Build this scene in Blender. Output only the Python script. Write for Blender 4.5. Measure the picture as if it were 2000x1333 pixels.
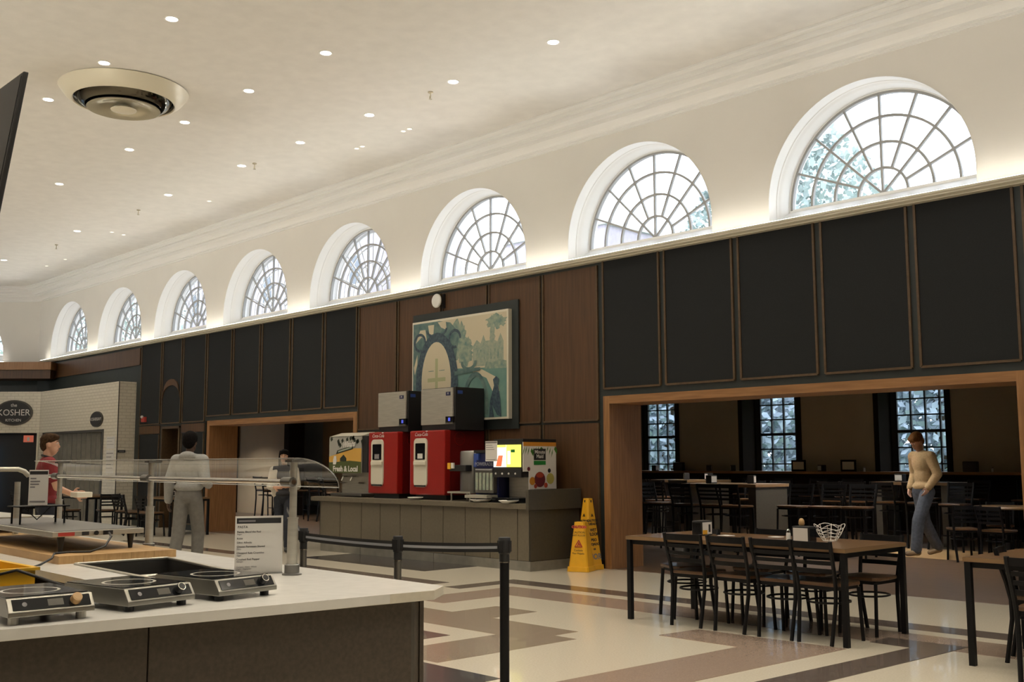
import bpy, bmesh, math, random
from mathutils import Vector, Matrix
for o in list(bpy.data.objects): bpy.data.objects.remove(o)
random.seed(7)
SC = bpy.context.scene; COL = SC.collection
PI = math.pi
# ---------------------------------------------------------------- camera
F = 2082.75; YAW = math.radians(46.2755); PITCH = math.radians(6.5152); ROLL = math.radians(-0.1677); CAMZ = 1.42
fw = Vector((-math.sin(YAW)*math.cos(PITCH), math.cos(YAW)*math.cos(PITCH), math.sin(PITCH)))
rt = Vector((math.cos(YAW), math.sin(YAW), 0)); up = rt.cross(fw)
rt, up = math.cos(ROLL)*rt+math.sin(ROLL)*up, -math.sin(ROLL)*rt+math.cos(ROLL)*up
cam = bpy.data.cameras.new('camera'); cam.sensor_width = 36; cam.lens = F/2000*36; cam.clip_end = 300; cam.clip_start = .05
camo = bpy.data.objects.new('camera', cam); COL.objects.link(camo)
camo.matrix_world = Matrix(((rt.x, up.x, -fw.x, 0), (rt.y, up.y, -fw.y, 0), (rt.z, up.z, -fw.z, CAMZ), (0, 0, 0, 1)))
SC.camera = camo
# ---------------------------------------------------------------- world, lamps, exposure
W = bpy.data.worlds.new('overcast'); SC.world = W; W.use_nodes = True
bg = W.node_tree.nodes['Background']; bg.inputs[0].default_value = (.86, .93, 1, 1); bg.inputs[1].default_value = 4.5
SC.view_settings.view_transform = 'Standard'; SC.view_settings.look = 'None'
SC.view_settings.exposure = 0.0; SC.view_settings.gamma = 1; SC.view_settings.use_curve_mapping = False
SC.cycles.max_bounces = 5; SC.cycles.diffuse_bounces = 3; SC.cycles.glossy_bounces = 2; SC.cycles.adaptive_threshold = .025; SC.cycles.use_light_tree = False
SC.cycles.transparent_max_bounces = 12; SC.cycles.caustics_reflective = False; SC.cycles.caustics_refractive = False
WARM = (1, .95, .86)
COVE = 32.0      # led strip on the ledge
DOWN = 112.0     # each ceiling downlight
ROOM2 = 240.0     # each can lamp of the side room
CEIL = 6.35
AMBER = (1, .885, .70)
def spot(x, y, z, power, size=1.9, blend=.7, r=.08, col=None):
    l = bpy.data.lights.new('spot_lamp', 'SPOT'); l.energy = power; l.color = col or AMBER; l.spot_size = size; l.spot_blend = blend; l.shadow_soft_size = r
    o = bpy.data.objects.new('spot_lamp', l); COL.objects.link(o); o.location = (x, y, z); return o
ROWS = {8.72: [-8.4, -10.21, -12.04, -13.84, -15.62, -18.28, -22.5, -26.97], 6.96: [-10.52, -12.33, -14.14, -16.0, -18.86], 5.15: [-10.86, -12.67, -14.5]}
OUT = [(8.72, (-6.6, -4.8, -3.0, -1.2, .6, 2.4)), (6.96, (-20.7, -22.5, -24.3, -8.7, -6.9, -5.1, -3.3, -1.5, .3, 2.1)),
       (5.15, (-16.3, -18.1, -19.9, -21.7, -23.5, -25.3, -9, -7.2, -5.4, -3.6, -1.8, 0, 1.8)),
       (3.35, (-23.5, -19.9, -16.3, -12.7, -9, -7.2, -5.4, -3.6, -1.8, 0, 1.8)), (1.55, (-21.7, -18.1, -14.5, -10.8, -7.2, -5.4, -3.6, -1.8, 0)), (-.3, (-19.9, -16.3, -12.7, -9, -5.4, -1.8))]
for yy, xs in OUT:
    for xx in xs: spot(xx, yy, CEIL-.02, DOWN)
FILL_FAR = 700.0      # added fill spots by the unseen opposite wall, brightening the ceiling
FILL_NEAR = 95.0      # added fill spots hidden on the window ledge, bringing out cornice lines and ceiling
for xx in range(-30, 6, 4):
    o = spot(xx, -2.9, 4.35, FILL_FAR*(1.45 if xx < -17 else 1.), 1.28, 1., .15, WARM); o.rotation_euler = Vector((0, 5.2, 2.05)).to_track_quat('-Z', 'Y').to_euler()
for k in range(18):
    o = spot(-29.2+2*k, 10.86, 4.31, FILL_NEAR, 1.7, 1., .05, WARM); o.rotation_euler = Vector((0, -3.6, 2.0)).to_track_quat('-Z', 'Y').to_euler()
# ---------------------------------------------------------------- materials
M = {}
def mat(name, c, rough=.6, metal=0., var=.0, vs=8., bump=.0, bs=60., spec=.5, emit=None, es=0., coat=0., c2=None, stretch=None, alpha=None, sheen=0.):
    m = bpy.data.materials.new(name); m.use_nodes = True; M[name] = m
    nt = m.node_tree; b = nt.nodes['Principled BSDF']
    b.inputs['Base Color'].default_value = (*c, 1); b.inputs['Roughness'].default_value = rough; b.inputs['Metallic'].default_value = metal
    b.inputs['Specular IOR Level'].default_value = spec; b.inputs['Coat Weight'].default_value = coat
    if sheen: b.inputs['Sheen Weight'].default_value = sheen
    if emit: b.inputs['Emission Color'].default_value = (*emit, 1); b.inputs['Emission Strength'].default_value = es
    if var or c2 or bump:
        tc = nt.nodes.new('ShaderNodeTexCoord'); mp = nt.nodes.new('ShaderNodeMapping'); nt.links.new(tc.outputs['Object'], mp.inputs[0])
        if stretch: mp.inputs['Scale'].default_value = stretch
    if var or c2:
        n = nt.nodes.new('ShaderNodeTexNoise'); n.inputs['Scale'].default_value = vs; n.inputs['Detail'].default_value = 5; nt.links.new(mp.outputs[0], n.inputs['Vector'])
        r = nt.nodes.new('ShaderNodeValToRGB'); e = r.color_ramp.elements; e[0].position = .3; e[1].position = .7
        if c2: e[0].color = (*c2, 1); e[1].color = (*c, 1)
        else: e[0].color = (*[x*(1-var) for x in c], 1); e[1].color = (*[min(1, x*(1+var)) for x in c], 1)
        nt.links.new(n.outputs[0], r.inputs[0]); nt.links.new(r.outputs[0], b.inputs['Base Color'])
    if bump:
        n2 = nt.nodes.new('ShaderNodeTexNoise'); n2.inputs['Scale'].default_value = bs; n2.inputs['Detail'].default_value = 3; nt.links.new(mp.outputs[0], n2.inputs['Vector'])
        bp = nt.nodes.new('ShaderNodeBump'); bp.inputs['Strength'].default_value = bump; bp.inputs['Distance'].default_value = .01
        nt.links.new(n2.outputs[0], bp.inputs['Height']); nt.links.new(bp.outputs[0], b.inputs['Normal'])
    return m
def glassmat(name, tint, gloss=.06, rough=.02):
    m = bpy.data.materials.new(name); m.use_nodes = True; M[name] = m; nt = m.node_tree; nt.nodes.clear()
    o = nt.nodes.new('ShaderNodeOutputMaterial'); t = nt.nodes.new('ShaderNodeBsdfTransparent'); g = nt.nodes.new('ShaderNodeBsdfGlossy'); x = nt.nodes.new('ShaderNodeMixShader')
    t.inputs[0].default_value = (*tint, 1); g.inputs['Roughness'].default_value = rough; fr = nt.nodes.new('ShaderNodeLayerWeight'); fr.inputs[0].default_value = .5
    pw = nt.nodes.new('ShaderNodeMath'); pw.operation = 'POWER'; pw.inputs[1].default_value = 4; nt.links.new(fr.outputs['Facing'], pw.inputs[0])
    mu = nt.nodes.new('ShaderNodeMath'); mu.operation = 'MULTIPLY_ADD'; mu.inputs[1].default_value = .55; mu.inputs[2].default_value = gloss; nt.links.new(pw.outputs[0], mu.inputs[0]); mu.use_clamp = True
    nt.links.new(mu.outputs[0], x.inputs[0]); nt.links.new(t.outputs[0], x.inputs[1]); nt.links.new(g.outputs[0], x.inputs[2]); nt.links.new(x.outputs[0], o.inputs[0])
    return m
mat('plaster', (.82, .795, .74), .75, var=.02, vs=1.2, bump=.05, bs=35)
mat('ceiling_plaster', (.82, .795, .75), .85, var=.035, vs=5, bump=.08, bs=45)
mat('trim_white', (.87, .86, .83), .45)
mat('ledge_cream', (.74, .70, .58), .4)
mat('charcoal_fabric', (.024, .026, .028), .95, var=.25, vs=240, bump=.15, bs=400, spec=.2)
mat('dark_green_paint', (.020, .027, .027), .5, var=.1)
mat('molding_brown', (.095, .058, .028), .45, var=.2, vs=20)
mat('walnut', (.105, .050, .020), .45, c2=(.064, .030, .012), vs=3, stretch=(9, 9, .55), bump=.05, bs=30)
mat('oak', (.36, .185, .075), .42, c2=(.24, .115, .045), vs=4, stretch=(8, 8, .6), bump=.04, bs=25)
mat('oak_rail', (.36, .185, .075), .42, c2=(.24, .115, .045), vs=4, stretch=(.6, 8, 8))
mat('terrazzo_cream', (.58, .53, .44), .22, var=.07, vs=70, bump=.02, bs=4, coat=.25)
mat('terrazzo_rosy', (.31, .235, .19), .22, var=.12, vs=90, coat=.25)
mat('terrazzo_brown', (.27, .215, .165), .22, var=.12, vs=90, coat=.25)
mat('terrazzo_dark', (.115, .092, .080), .22, var=.15, vs=90, coat=.25)
mat('terrazzo_black', (.055, .05, .05), .22, var=.15, vs=90, coat=.25)
mat('plank_floor', (.17, .105, .062), .3, c2=(.10, .062, .038), vs=3, stretch=(.8, 9, 1), coat=.2)
mat('beige_wall', (.44, .40, .34), .85, var=.04, vs=2)
mat('tan_wall', (.44, .35, .24), .85, var=.04, vs=2); mat('dark_wood', (.020, .015, .012), .9, spec=.08)
mat('black_metal', (.005, .005, .006), .45, spec=.25)
mat('black_plastic', (.014, .014, .015), .45)
mat('black_gloss', (.008, .009, .011), .08)
mat('seat_wood', (.13, .067, .030), .35, c2=(.085, .042, .02), vs=5, stretch=(2, 12, 2), coat=.2)
mat('table_wood', (.15, .085, .040), .33, c2=(.10, .055, .026), vs=4, stretch=(.8, 10, 1), coat=.2)
mat('table_edge', (.22, .135, .065), .4)
mat('laminate', (.14, .12, .085), .5, var=.08, vs=30)
mat('laminate_dark', (.065, .058, .045), .45, var=.08, vs=30)
mat('toe_kick', (.20, .19, .165), .4, var=.15, vs=6)
mat('quartz', (.70, .69, .66), .22, var=.04, vs=14)
mat('quartz_edge', (.60, .56, .47), .35, var=.05, vs=30)
mat('island_brown', (.062, .048, .034), .55, var=.2, vs=60)
mat('steel', (.52, .50, .44), .33, .55, var=.10, vs=4, stretch=(1, 1, 12))
mat('steel_dark', (.25, .245, .235), .35, 1.)
mat('chrome_reflect_dark', (.10, .09, .07), .1, 1.); mat('chrome', (.75, .73, .68), .12, 1.)  # vent ring chrome is darkened to paint in its black reflection
mat('brass_vent', (.72, .66, .5), .18, .55)
mat('vent_cream', (.76, .70, .55), .3)
mat('red_machine', (.30, .010, .007), .35, coat=.3)
mat('red_shaded', (.15, .005, .005), .4)  # darker copy of the machine red, side shade put into the colour
mat('cream_plastic', (.66, .63, .53), .4)
mat('white_print', (.74, .72, .69), .6)
mat('ink', (.02, .02, .022), .6); mat('ink_grey', (.22, .21, .22), .6); mat('ink_red', (.45, .05, .04), .6); mat('ink_blue', (.03, .07, .30), .5)
mat('yellow_plastic', (.80, .42, .02), .4, var=.05, vs=10)
mat('crate_yellow', (.72, .42, .02), .45, var=.06, vs=8)
mat('maple', (.55, .36, .17), .45, c2=(.44, .27, .12), vs=5, stretch=(1, 10, 1))
mat('butcher', (.52, .33, .15), .45, c2=(.40, .24, .10), vs=6, stretch=(.7, 12, 2))
mat('belt_grey', (.32, .33, .36), .6)
mat('navy', (.012, .016, .08), .35)
mat('skin_pale', (.55, .32, .22), .5); mat('skin_dark', (.09, .048, .03), .5); mat('skin_mid', (.48, .27, .18), .5)
mat('hair_brown', (.045, .024, .012), .8, var=.5, vs=45, spec=.1, bump=.6, bs=50); mat('hair_black', (.006, .005, .005), .9, var=.5, vs=60, spec=.08, bump=.6, bs=60); mat('hair_auburn', (.19, .085, .03), .75, var=.4, vs=45, spec=.1, bump=.6, bs=50)
mat('hob_steel', (.30, .29, .26), .3, .85, var=.1, vs=6)
mat('red_cotton', (.17, .014, .018), .9, var=.15, vs=25, bump=.2, bs=30); mat('grey_fleece', (.27, .27, .265), .95, var=.1, vs=30, bump=.3, bs=25)
mat('grey_jersey', (.145, .14, .13), .95, var=.1, vs=20, bump=.3, bs=15); mat('tan_knit', (.40, .28, .14), .95, var=.12, vs=40, bump=.3, bs=40)
mat('denim_blue', (.060, .068, .085), .9, var=.2, vs=25, bump=.25, bs=20); mat('denim_dark', (.022, .026, .038), .9, var=.2, vs=25, bump=.2, bs=20)
mat('charcoal_cloth', (.035, .035, .04), .95); mat('white_cotton', (.62, .58, .5), .9); mat('shoe_tan', (.20, .14, .08), .7); mat('shoe_dark', (.015, .015, .016), .6); mat('navy_cloth', (.012, .014, .024), .95)
mat('eye_white', (.7, .7, .68), .3); mat('lip', (.36, .14, .11), .5)
mat('bark', (.09, .07, .05), .9); mat('leaf_pale', (.36, .43, .42), .7, var=.2, vs=2); mat('leaf_haze', (.27, .34, .41), .8, var=.15, vs=2); mat('leaf_green', (.22, .32, .16), .7, var=.3, vs=2)  # the bluish leaf colour has outdoor haze mixed into it
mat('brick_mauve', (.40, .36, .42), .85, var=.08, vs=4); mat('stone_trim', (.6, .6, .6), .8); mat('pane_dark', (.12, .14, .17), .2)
mat('muntin', (.33, .325, .31), .5); mat('muntin_white', (.80, .80, .80), .5); mat('muntin_dark', (.035, .04, .055), .5)
mat('lamp_glow', (1, 1, 1), .5, emit=(1, .93, .80), es=9); mat('lamp_small', (1, 1, 1), .5, emit=(1, .86, .6), es=2.6); mat('cove_glow', (1, 1, 1), .5, emit=WARM, es=COVE); mat('can_glow', (1, 1, 1), .5, emit=(1, .85, .6), es=6)
mat('screen_lime', (.5, .5, .1), .3, emit=(1, .95, .16), es=1.0); mat('screen_white', (.8, .8, .8), .3, emit=(1, 1, .86), es=1.1); mat('screen_red', (.6, .1, .05), .3, emit=(1, .22, .08), es=.8)
mat('screen_blue', (.05, .05, .3), .3, emit=(.12, .16, .9), es=.6); mat('exit_glow', (.5, .1, .05), .5, emit=(.9, .25, .16), es=.25); mat('cooler_blue', (.4, .55, .7), .4, emit=(.4, .7, 1), es=.5)
for n, c in dict(paper_cream=(.62, .55, .40), print_green=(.42, .43, .24), 
                 juice_sky=(.36, .36, .33), juice_sun=(.62, .36, .07), juice_grass=(.07, .09, .022), juice_dark=(.018, .025, .012), leaf_print=(.06, .20, .03), orange_print=(.60, .25, .03), plum_print=(.14, .02, .03), fruit_red=(.42, .06, .03), lemon_print=(.5, .45, .12), label_green=(.02, .22, .04)).items(): mat(n, c, .5)
glassmat('window_glass', (.98, .985, 1), .03); glassmat('acrylic', (.88, .88, .87), .03, .06); glassmat('acrylic_edge', (.93, .95, .95), .5, .15)
mat('print_teal', (.06, .13, .14), .5, c2=(.16, .24, .21), vs=9); mat('print_navy', (.025, .04, .075), .5, c2=(.07, .12, .14), vs=22); mat('print_mid', (.13, .24, .22), .5, c2=(.36, .40, .30), vs=14); mat('print_lawn', (.11, .23, .21), .5, c2=(.16, .29, .25), vs=5); mat('print_castle', (.24, .32, .27), .5, c2=(.40, .42, .32), vs=18)
for n in ('lamp_glow', 'lamp_small', 'can_glow', 'screen_blue', 'exit_glow', 'cooler_blue', 'screen_red'): M[n].cycles.emission_sampling = 'NONE'
# white glazed brick
m = mat('white_brick', (.70, .64, .50), .35); nt = m.node_tree; b = nt.nodes['Principled BSDF']
tc = nt.nodes.new('ShaderNodeTexCoord'); br = nt.nodes.new('ShaderNodeTexBrick'); mp = nt.nodes.new('ShaderNodeMapping'); mp.inputs['Rotation'].default_value = (PI/2, 0, 0)
nt.links.new(tc.outputs['UV'], br.inputs['Vector']); br.inputs['Color1'].default_value = (.78, .73, .62, 1); br.inputs['Color2'].default_value = (.74, .69, .58, 1); br.inputs['Mortar'].default_value = (.62, .57, .47, 1)
br.inputs['Scale'].default_value = 1; br.inputs['Mortar Size'].default_value = .008; br.inputs['Brick Width'].default_value = .2; br.inputs['Row Height'].default_value = .075
nt.links.new(br.outputs[0], b.inputs['Base Color']); bp = nt.nodes.new('ShaderNodeBump'); bp.inputs['Distance'].default_value = .005; bp.invert = True; nt.links.new(br.outputs['Fac'], bp.inputs['Height']); nt.links.new(bp.outputs[0], b.inputs['Normal'])
# ---------------------------------------------------------------- mesh helpers
def wloc(o):
    v = Vector((0, 0, 0))
    while o is not None: v += o.location; o = o.parent
    return v
class MB:
    def __init__(s): s.v = []; s.f = []
    def add(s, vs, fs):
        k = len(s.v); s.v += [Vector(p) for p in vs]; s.f += [tuple(i+k for i in f) for f in fs]; return s
    def box(s, x0, x1, y0, y1, z0, z1, mx=None):
        p = [Vector((x, y, z)) for z in (z0, z1) for x, y in ((x0, y0), (x1, y0), (x1, y1), (x0, y1))]
        if mx: p = [mx @ q for q in p]
        return s.add(p, [(3, 2, 1, 0), (4, 5, 6, 7), (0, 1, 5, 4), (1, 2, 6, 5), (2, 3, 7, 6), (3, 0, 4, 7)])
    def prism(s, poly, fn, d0, d1):      # poly 2d, fn(a,b,d)->xyz
        n = len(poly); p = [fn(a, b, d0) for a, b in poly]+[fn(a, b, d1) for a, b in poly]
        return s.add(p, [tuple(range(n-1, -1, -1)), tuple(range(n, 2*n))]+[(i, (i+1) % n, n+(i+1) % n, n+i) for i in range(n)])
    def tube(s, pts, r, n=8, caps=True, flat=1.):
        pts = [Vector(p) for p in pts]; m = len(pts); rs = r if isinstance(r, (list, tuple)) else [r]*m; k = len(s.v); a = None
        for i, p in enumerate(pts):
            d = (pts[min(i+1, m-1)]-pts[max(i-1, 0)]).normalized()
            if a is None:
                a = d.cross(Vector((0, 0, 1)) if abs(d.z) < .9 else Vector((1, 0, 0))).normalized()
            else: a = (a-d*a.dot(d)).normalized()
            b = d.cross(a)
            for j in range(n):
                t = 2*PI*(j+.5)/n; s.v.append(p+a*math.cos(t)*rs[i]+b*math.sin(t)*rs[i]*flat)
        for i in range(m-1):
            for j in range(n): s.f.append((k+i*n+j, k+i*n+(j+1) % n, k+(i+1)*n+(j+1) % n, k+(i+1)*n+j))
        if caps: s.f.append(tuple(k+j for j in range(n-1, -1, -1))); s.f.append(tuple(k+(m-1)*n+j for j in range(n)))
        return s
    def lathe(s, prof, c=(0, 0, 0), n=24, ax='z', a0=0, a1=2*PI):
        k = len(s.v); full = abs(a1-a0-2*PI) < 1e-6; nn = n if full else n+1; c = Vector(c)
        for r, z in prof:
            for j in range(nn):
                t = a0+(a1-a0)*j/n; q = (r*math.cos(t), r*math.sin(t), z)
                if ax == 'y': q = (q[0], q[2], q[1])
                if ax == 'x': q = (q[2], q[0], q[1])
                s.v.append(c+Vector(q))
        for i in range(len(prof)-1):
            for j in range(n): j2 = (j+1) % nn; s.f.append((k+i*nn+j, k+i*nn+j2, k+(i+1)*nn+j2, k+(i+1)*nn+j))
        return s
    def ball(s, c, rx, ry=None, rz=None, n=12, m=8, mx=None):
        ry = ry or rx; rz = rz or rx; k = len(s.v); c = Vector(c)
        R = mx or Matrix.Identity(3)
        for i in range(1, m):
            for j in range(n):
                a = PI*i/m; t = 2*PI*j/n; s.v.append(c+R @ Vector((rx*math.sin(a)*math.cos(t), ry*math.sin(a)*math.sin(t), rz*math.cos(a))))
        s.v += [c+R @ Vector((0, 0, rz)), c-R @ Vector((0, 0, rz))]; T = len(s.v)-2
        for i in range(m-2):
            for j in range(n): s.f.append((k+i*n+j, k+(i+1)*n+j, k+(i+1)*n+(j+1) % n, k+i*n+(j+1) % n))
        for j in range(n): s.f.append((T, k+j, k+(j+1) % n)); s.f.append((T+1, k+(m-2)*n+(j+1) % n, k+(m-2)*n+j))
        return s
    def build(s, name, m, parent=None, smooth=False, bevel=0, local=False, kind=None, uv=None):
        off = Vector((0, 0, 0)) if local else wloc(parent)
        me = bpy.data.meshes.new(name); me.from_pydata([p-off for p in s.v], [], s.f); me.update()
        bm = bmesh.new(); bm.from_mesh(me); bmesh.ops.recalc_face_normals(bm, faces=bm.faces); 
        if bevel: bmesh.ops.bevel(bm, geom=[e for e in bm.edges if e.is_manifold and e.calc_face_angle(0) > .6], offset=bevel, segments=2, affect='EDGES', profile=.6)
        bm.to_mesh(me); bm.free()
        if uv:
            l = me.uv_layers.new()
            for lp in me.loops: l.data[lp.index].uv = uv(me.vertices[lp.vertex_index].co+off)
        me.materials.append(M[m])
        if smooth:
            me.polygons.foreach_set('use_smooth', [True]*len(me.polygons)); me.set_sharp_from_angle(angle=math.radians(38))
        o = bpy.data.objects.new(name, me); COL.objects.link(o); o.parent = parent
        if kind: o['kind'] = kind
        return o
def B(name, m, x0, x1, y0, y1, z0, z1, parent=None, bevel=0, kind=None): return MB().box(x0, x1, y0, y1, z0, z1).build(name, m, parent, bevel=bevel, kind=kind)
def thing(name, label, cat, loc=(0, 0, 0), rz=0, group=None):
    o = bpy.data.objects.new(name, None); COL.objects.link(o); o.location = loc; o.rotation_euler = (0, 0, rz); o.empty_display_size = .1
    return tag(o, label, cat, group)
def tag(o, label, cat, group=None):
    o['label'] = label; o['category'] = cat
    if group: o['group'] = group
    return o
def structure(o): o['kind'] = 'structure'; return o
def copy_tree(o, parent=None):
    c = o.copy(); COL.objects.link(c); c.parent = parent
    for ch in list(o.children): copy_tree(ch, c)
    return c
def text(s, size, loc, rtv, upv, m, parent=None, name='lettering', align='CENTER', sx=1., shear=0., bold=0.):
    cu = bpy.data.curves.new(name, 'FONT'); cu.body = s; cu.size = size; cu.align_x = align; cu.align_y = 'CENTER'; cu.extrude = .0006; cu.shear = shear; cu.offset = bold; cu.resolution_u = 3
    cu.materials.append(M[m]); o = bpy.data.objects.new(name, cu); COL.objects.link(o); o.parent = parent
    r = Vector(rtv).normalized(); u = Vector(upv).normalized(); n = r.cross(u); l = Vector(loc)-wloc(parent)
    o.matrix_local = Matrix(((r.x*sx, u.x, n.x, l.x), (r.y*sx, u.y, n.y, l.y), (r.z*sx, u.z, n.z, l.z), (0, 0, 0, 1)))
    return o
XR = (1, 0, 0); ZU = (0, 0, 1)
# ================================================================ SETTING
YW = 11.0            # face of the long panelled wall
XC = -30.77          # where it meets the canted corner wall
ORD = ['first', 'second', 'third', 'fourth', 'fifth', 'sixth', 'seventh', 'eighth', 'ninth', 'tenth', 'eleventh', 'twelfth', 'thirteenth', 'fourteenth', 'fifteenth', 'sixteenth', 'seventeenth', 'eighteenth']
# ---- floor
fl = structure(B('floor', 'terrazzo_cream', -36, 6, -3.2, 11.02, -.06, 0))
fl2 = structure(B('floor', 'plank_floor', -34, 6, 11.02, 21.5, -.06, -.001))
fl3 = structure(B('floor', 'maple', -22, 6, 15.45, 17.2, -.002, .0015)); fl3['label'] = 'paler strip of floor across the side room'
NIN = 0
def inlay(poly, m):
    global NIN; NIN += 1; MB().prism(poly, lambda a, b, d: (a, b, d), -.002, .0008+.0003*NIN).build('floor_inlay', m, fl)
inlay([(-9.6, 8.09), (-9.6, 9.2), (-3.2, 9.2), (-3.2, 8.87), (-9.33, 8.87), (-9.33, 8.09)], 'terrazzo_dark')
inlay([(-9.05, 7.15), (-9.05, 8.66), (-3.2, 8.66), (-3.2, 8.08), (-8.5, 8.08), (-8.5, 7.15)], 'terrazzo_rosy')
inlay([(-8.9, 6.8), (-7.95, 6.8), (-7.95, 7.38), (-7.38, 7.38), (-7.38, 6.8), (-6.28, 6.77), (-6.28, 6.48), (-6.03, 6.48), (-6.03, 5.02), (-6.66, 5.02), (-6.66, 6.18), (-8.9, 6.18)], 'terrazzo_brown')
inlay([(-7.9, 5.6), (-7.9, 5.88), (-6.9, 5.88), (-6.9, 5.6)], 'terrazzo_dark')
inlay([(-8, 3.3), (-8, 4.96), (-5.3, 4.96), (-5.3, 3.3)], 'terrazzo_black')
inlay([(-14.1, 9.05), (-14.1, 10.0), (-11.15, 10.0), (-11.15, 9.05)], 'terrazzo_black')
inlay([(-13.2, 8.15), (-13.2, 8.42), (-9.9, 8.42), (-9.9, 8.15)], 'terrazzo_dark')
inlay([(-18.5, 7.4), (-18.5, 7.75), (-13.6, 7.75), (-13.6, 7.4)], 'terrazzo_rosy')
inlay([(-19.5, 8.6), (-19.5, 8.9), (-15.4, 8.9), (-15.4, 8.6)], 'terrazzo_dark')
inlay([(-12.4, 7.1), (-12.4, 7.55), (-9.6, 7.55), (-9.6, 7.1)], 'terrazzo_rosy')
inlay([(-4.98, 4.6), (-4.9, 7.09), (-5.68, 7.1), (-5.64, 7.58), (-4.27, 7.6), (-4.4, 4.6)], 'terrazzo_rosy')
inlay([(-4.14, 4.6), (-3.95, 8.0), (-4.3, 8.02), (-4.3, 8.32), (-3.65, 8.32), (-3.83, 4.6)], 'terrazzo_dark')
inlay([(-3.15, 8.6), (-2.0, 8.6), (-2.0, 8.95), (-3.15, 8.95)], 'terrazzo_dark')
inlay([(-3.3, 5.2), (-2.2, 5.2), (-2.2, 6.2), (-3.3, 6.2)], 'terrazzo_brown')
# ---- ceiling and unseen sides of the hall
structure(B('ceiling', 'ceiling_plaster', -37, 6.2, -3.4, 11.3, CEIL, CEIL+.2))
structure(B('wall_back', 'plaster', -37, 6, -3.4, -3.2, 4.2, CEIL)); structure(B('wall_back', 'walnut', -37, 6, -3.4, -3.2, 0, 4.2))
structure(B('wall_near', 'plaster', 6, 6.2, -3.4, 11.3, 4.2, CEIL)); structure(B('wall_near', 'walnut', 6, 6.2, -3.4, 11.3, 0, 4.2))
structure(B('wall_far', 'plaster', -37.2, -35, -3.4, 7, 0, CEIL))
# ---- upper wall with half-round windows (frame: s along wall, d outwards, z up)
ZC = 4.497; RG = 1.2185; RH = 1.25; ZL = 4.19; DG = .20; ZT = CEIL
def arch_wall(name, s0, s1, centres, mx):
    mb = MB(); P = lambda a, z, d=0: mx @ Vector((a, d, z))
    def quad(a, b, z0, z1): mb.add([P(a, z0), P(b, z0), P(b, z1), P(a, z1)], [(0, 1, 2, 3)])
    e = [s0]
    for c in sorted(centres): e += [c-RH, c+RH]
    e.append(s1)
    quad(s0, s1, ZL, ZC-.245)
    for i in range(0, len(e), 2): quad(e[i], e[i+1], ZC-.245, ZT)
    for c in centres:
        N = 40; pts = [(c-RH, ZC-.245)]+[(c-RH*math.cos(PI*i/N), ZC+RH*math.sin(PI*i/N)) for i in range(N+1)]+[(c+RH, ZC-.245)]
        for (a, z), (a2, z2) in zip(pts, pts[1:]):
            if a2 > a+1e-6: mb.add([P(a, z), P(a2, z2), P(a2, ZT), P(a, ZT)], [(0, 1, 2, 3)])
    return structure(mb.build(name, 'plaster', None))
meshcache = {}
def shared(key, mk, name, m, parent):
    if key not in meshcache:
        o = mk().build(name, m, parent, smooth=True, local=True); meshcache[key] = o.data; return o
    o = bpy.data.objects.new(name, meshcache[key]); COL.objects.link(o); o.parent = parent; return o
def ring_bar(r0, r1, d0, d1, n=40, a0=0, a1=PI):
    mb = MB(); k = 0; pr = [(r0, d0), (r1, d0), (r1, d1), (r0, d1)]
    for i in range(n+1):
        t = a0+(a1-a0)*i/n
        for r, d in pr: mb.v.append(Vector((r*math.cos(t), d, r*math.sin(t))))
    for i in range(n):
        for j in range(4): mb.f.append((i*4+j, i*4+(j+1) % 4, i*4+4+(j+1) % 4, i*4+4+j))
    mb.f += [(0, 1, 2, 3), (n*4, n*4+3, n*4+2, n*4+1)]
    return mb
def spoke(t, r0, r1, w, d0, d1):
    c, s = math.cos(t), math.sin(t); mb = MB(); p = []
    for d in (d0, d1):
        for r, q in ((r0, -w), (r1, -w), (r1, w), (r0, w)): p.append((r*c-q*s, d, r*s+q*c))
    return mb.add(p, [(3, 2, 1, 0), (4, 5, 6, 7), (0, 1, 5, 4), (1, 2, 6, 5), (2, 3, 7, 6), (3, 0, 4, 7)])
def pane(r0, r1, t0, t1):
    n = 5; a = [(r1*math.cos(t0+(t1-t0)*i/n), r1*math.sin(t0+(t1-t0)*i/n)) for i in range(n+1)]
    a += [(r0*math.cos(t1-(t1-t0)*i/n), r0*math.sin(t1-(t1-t0)*i/n)) for i in range(n+1)] if r0 > 0 else [(0, 0)]
    return MB().prism(a, lambda x, z, d: (x, d+DG, z), .236, .240)
CAS = [(RH+.004, -.004), (RH, -.004), (RH, .155), (RH-.008, .165), (RH-.008, .20), (RH-.018, .215), (RH-.018, .26), (RH-.026, .28), (RH-.026, .33), (RG-.002, .35), (RG-.002, .40), (RG-.016, .40), (RG-.016, .52)]
def casing():
    mb = MB(); n = 48; pts = []
    for i in range(n+3):
        if i == 0: t, dz = 0, -.24
        elif i == n+2: t, dz = PI, -.24
        else: t, dz = PI*(i-1)/n, 0
        pts.append((t, dz))
    for t, dz in pts:
        for r, d in CAS: mb.v.append(Vector((r*math.cos(t), d, r*math.sin(t)+dz)))
    K = len(CAS)
    for i in range(len(pts)-1):
        for j in range(K-1): mb.f.append((i*K+j, i*K+j+1, (i+1)*K+j+1, (i+1)*K+j))
    return mb
NWIN = 0
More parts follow.
